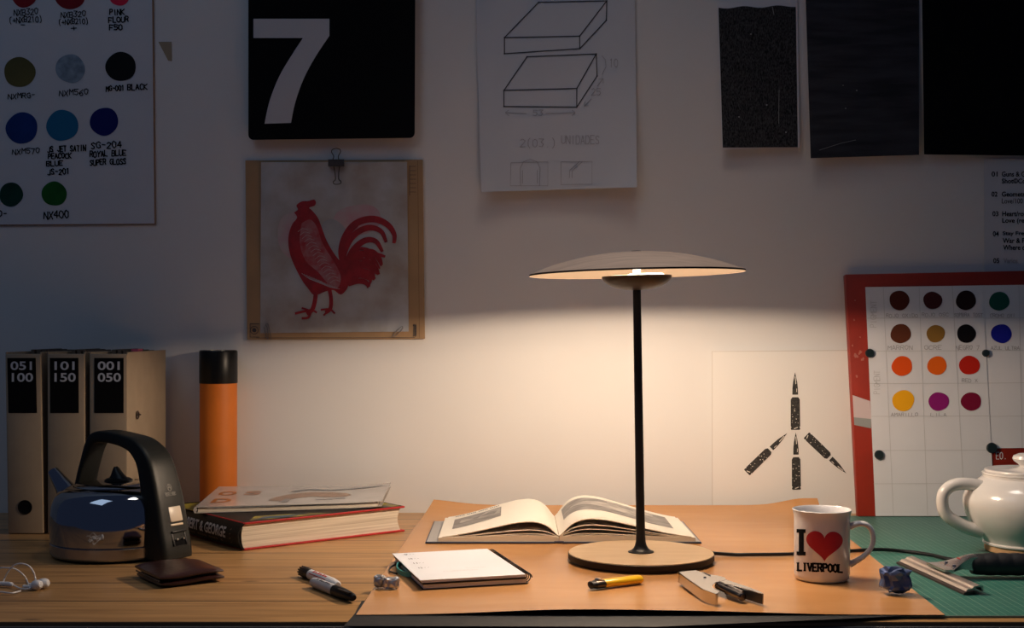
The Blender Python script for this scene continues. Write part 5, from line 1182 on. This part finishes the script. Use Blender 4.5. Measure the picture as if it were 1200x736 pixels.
# ------------------------------------------------------------------ squeegee
def squeegee():
    a = at(1052, 661, 0.0034); b = at(1131, 697.5, 0.0034); u = (Vector((b.x, b.y, 0))-Vector((a.x, a.y, 0))).normalized(); v = Vector((-u.y, u.x, 0))    # v points right (+x)
    if v.x < 0: v = -v
    S = thing('squeegee', 'metal squeegee with a black wrapped handle on the green mat', 'squeegee', (a+b)/2)
    o = Vector((a.x, a.y, 0.0036)); ln = (b-a).length
    def ext(pf, x0, x1):
        bm = bmesh.new(); loft(bm, [[o+u*x+v*p+Vector((0, 0, z)) for p, z in pf] for x in (x0, x1)]); return bm
    al = mat('anodised_metal', (0.62, 0.54, 0.48), 0.33, 0.85, var=(60, 0.2), stretch=(1, 0.15, 1))
    build('rubber_blade', ext([(-0.002, 0.0), (0.004, 0.0), (0.012, 0.0035), (0.012, 0.0055), (0.004, 0.0040), (-0.002, 0.0028)], 0, ln), mat('dark_rubber', (0.035, 0.022, 0.020), 0.5), S)
    build('channel', ext([(0.002, 0.0042), (0.005, 0.0072), (0.011, 0.0080), (0.013, 0.0104), (0.021, 0.0120), (0.026, 0.0100), (0.026, 0.0040), (0.024, 0.0040), (0.023, 0.0085), (0.020, 0.0098), (0.014, 0.0086), (0.011, 0.0056), (0.005, 0.0046)], 0.002, ln-0.002), al, S)
    # yoke
    mid = o+u*(ln*0.49)
    def yk(p, q, z): return mid+u*p+v*q+Vector((0, 0, z))
    bm = bmesh.new(); rings = []
    for q, hw, z, th in ((0.010, 0.030, 0.0150, 0.0016), (0.024, 0.029, 0.0150, 0.0018), (0.030, 0.024, 0.0165, 0.0022), (0.042, 0.016, 0.019, 0.0045), (0.056, 0.0105, 0.0205, 0.0085), (0.066, 0.0105, 0.0205, 0.0095)):
        rings.append([yk(-hw, q, z+th), yk(-hw*0.5, q, z+th*1.25), yk(hw*0.5, q, z+th*1.25), yk(hw, q, z+th), yk(hw, q, z-th), yk(-hw, q, z-th)])
    loft(bm, rings); ym = mat('bright_yoke', (0.60, 0.57, 0.55), 0.22, 0.95); build('yoke', bm, ym, S)
    for p in (-0.012, 0.014):
        bm = bmesh.new(); add_lathe(bm, [(0, 0), (.0032, 0), (.003, .0016), (0, .002)], yk(p, 0.030, 0.0192), 14); build('screw', bm, M['chrome'], S)
    decal('red_label', [poly([(0, 0), (1, 0), (1, 1), (0, 1)])], lambda x, y: yk(-0.010+x*0.012, 0.044+y*0.012, 0.0259+0.0035*y), mat('red_mark', (0.35, 0.03, 0.025), 0.4), S)
    # handle wrapped in tape, running off to the right
    h0 = yk(0, 0.060, 0.0185); hd = (v+u*0.12).normalized(); L_ = 0.20; pts = []; rad = []
    for i in range(121):
        s = i/120; pts.append(h0+hd*(s*L_)+Vector((0, 0, 0))); rad.append(0.0128+0.0022*clamp(s/0.10)+0.0008*abs(math.sin(s*34)))
    rad[0] = 0.008; rad[-1] = 0.008
    bm = bmesh.new(); add_tube(bm, pts, rad, 22); build('handle', bm, mat('wrap_tape', (0.014, 0.014, 0.016), 0.55, bump=(120, 0.3)), S)
squeegee()

# ------------------------------------------------------------------ teapot
def teapot():
    d0 = 2.0; cx, cy, z0 = (1204-600)/F*d0, d0, 0.0034
    T = thing('teapot', 'white glazed teapot on the green mat, cut by the frame', 'teapot', (cx, cy, z0))
    gl = mat('white_stoneware', (0.66, 0.64, 0.62), 0.22, coat=0.5, var=(7, 0.06))
    px = 1/750.0
    bm = bmesh.new(); pr = [(0, .0105), (.062, .0105), (.0655, .0112), (.0662, .0135), (.0645, .0155), (.066, .019), (.075, .030), (.086, .044), (.0935, .060), (.0962, .074), (.0955, .084), (.090, .096), (.080, .106), (.070, .1125), (.066, .1155), (.0655, .119), (.0672, .1205), (.0668, .123), (.064, .1235), (.058, .122), (0, .121)]
    add_lathe(bm, pr, (cx, cy, z0), 112); build('body', bm, gl, T)
    bm = bmesh.new(); add_lathe(bm, [(0, 0), (.0605, 0), (.0630, .0015), (.0635, .007), (.0620, .0108), (0, .0108)], (cx, cy, z0), 80); build('foot_ring', bm, mat('raw_clay', (0.46, 0.27, 0.13), 0.8), T)
    bm = bmesh.new(); add_lathe(bm, [(0, .1222), (.0625, .1222), (.0640, .1250), (.0632, .1275), (.0600, .1285), (.050, .1262), (.030, .1270), (.0155, .1300), (.0120, .1330), (.0135, .1360), (.0200, .1405), (.0222, .1445), (.0205, .1490), (.0130, .1525), (0, .1535)], (cx, cy, z0), 80); build('lid', bm, gl, T)
    def w(px_, py_): return onY(px_, py_, d0-0.006)
    P = smooth_path([w(1160, 578), w(1147, 570), w(1131, 567), w(1116, 569), w(1106, 578), w(1104.5, 592), w(1109, 603), w(1121, 612), w(1136, 619), w(1150, 622)], 6)
    n = len(P); bm = bmesh.new(); add_tube(bm, P, [0.0092+0.0022*abs(2*i/(n-1)-1)**2 for i in range(n)], 18); build('handle', bm, gl, T)
    bm = bmesh.new(); c = Vector((cx, cy, z0)); S = smooth_path([c+Vector((.085, 0, .050)), c+Vector((.115, -.002, .066)), c+Vector((.138, -.004, .092)), c+Vector((.155, -.006, .122))], 6)
    n = len(S); add_tube(bm, S, [0.024-0.013*(i/(n-1))**0.7 for i in range(n)], 20); build('spout', bm, gl, T)
teapot()
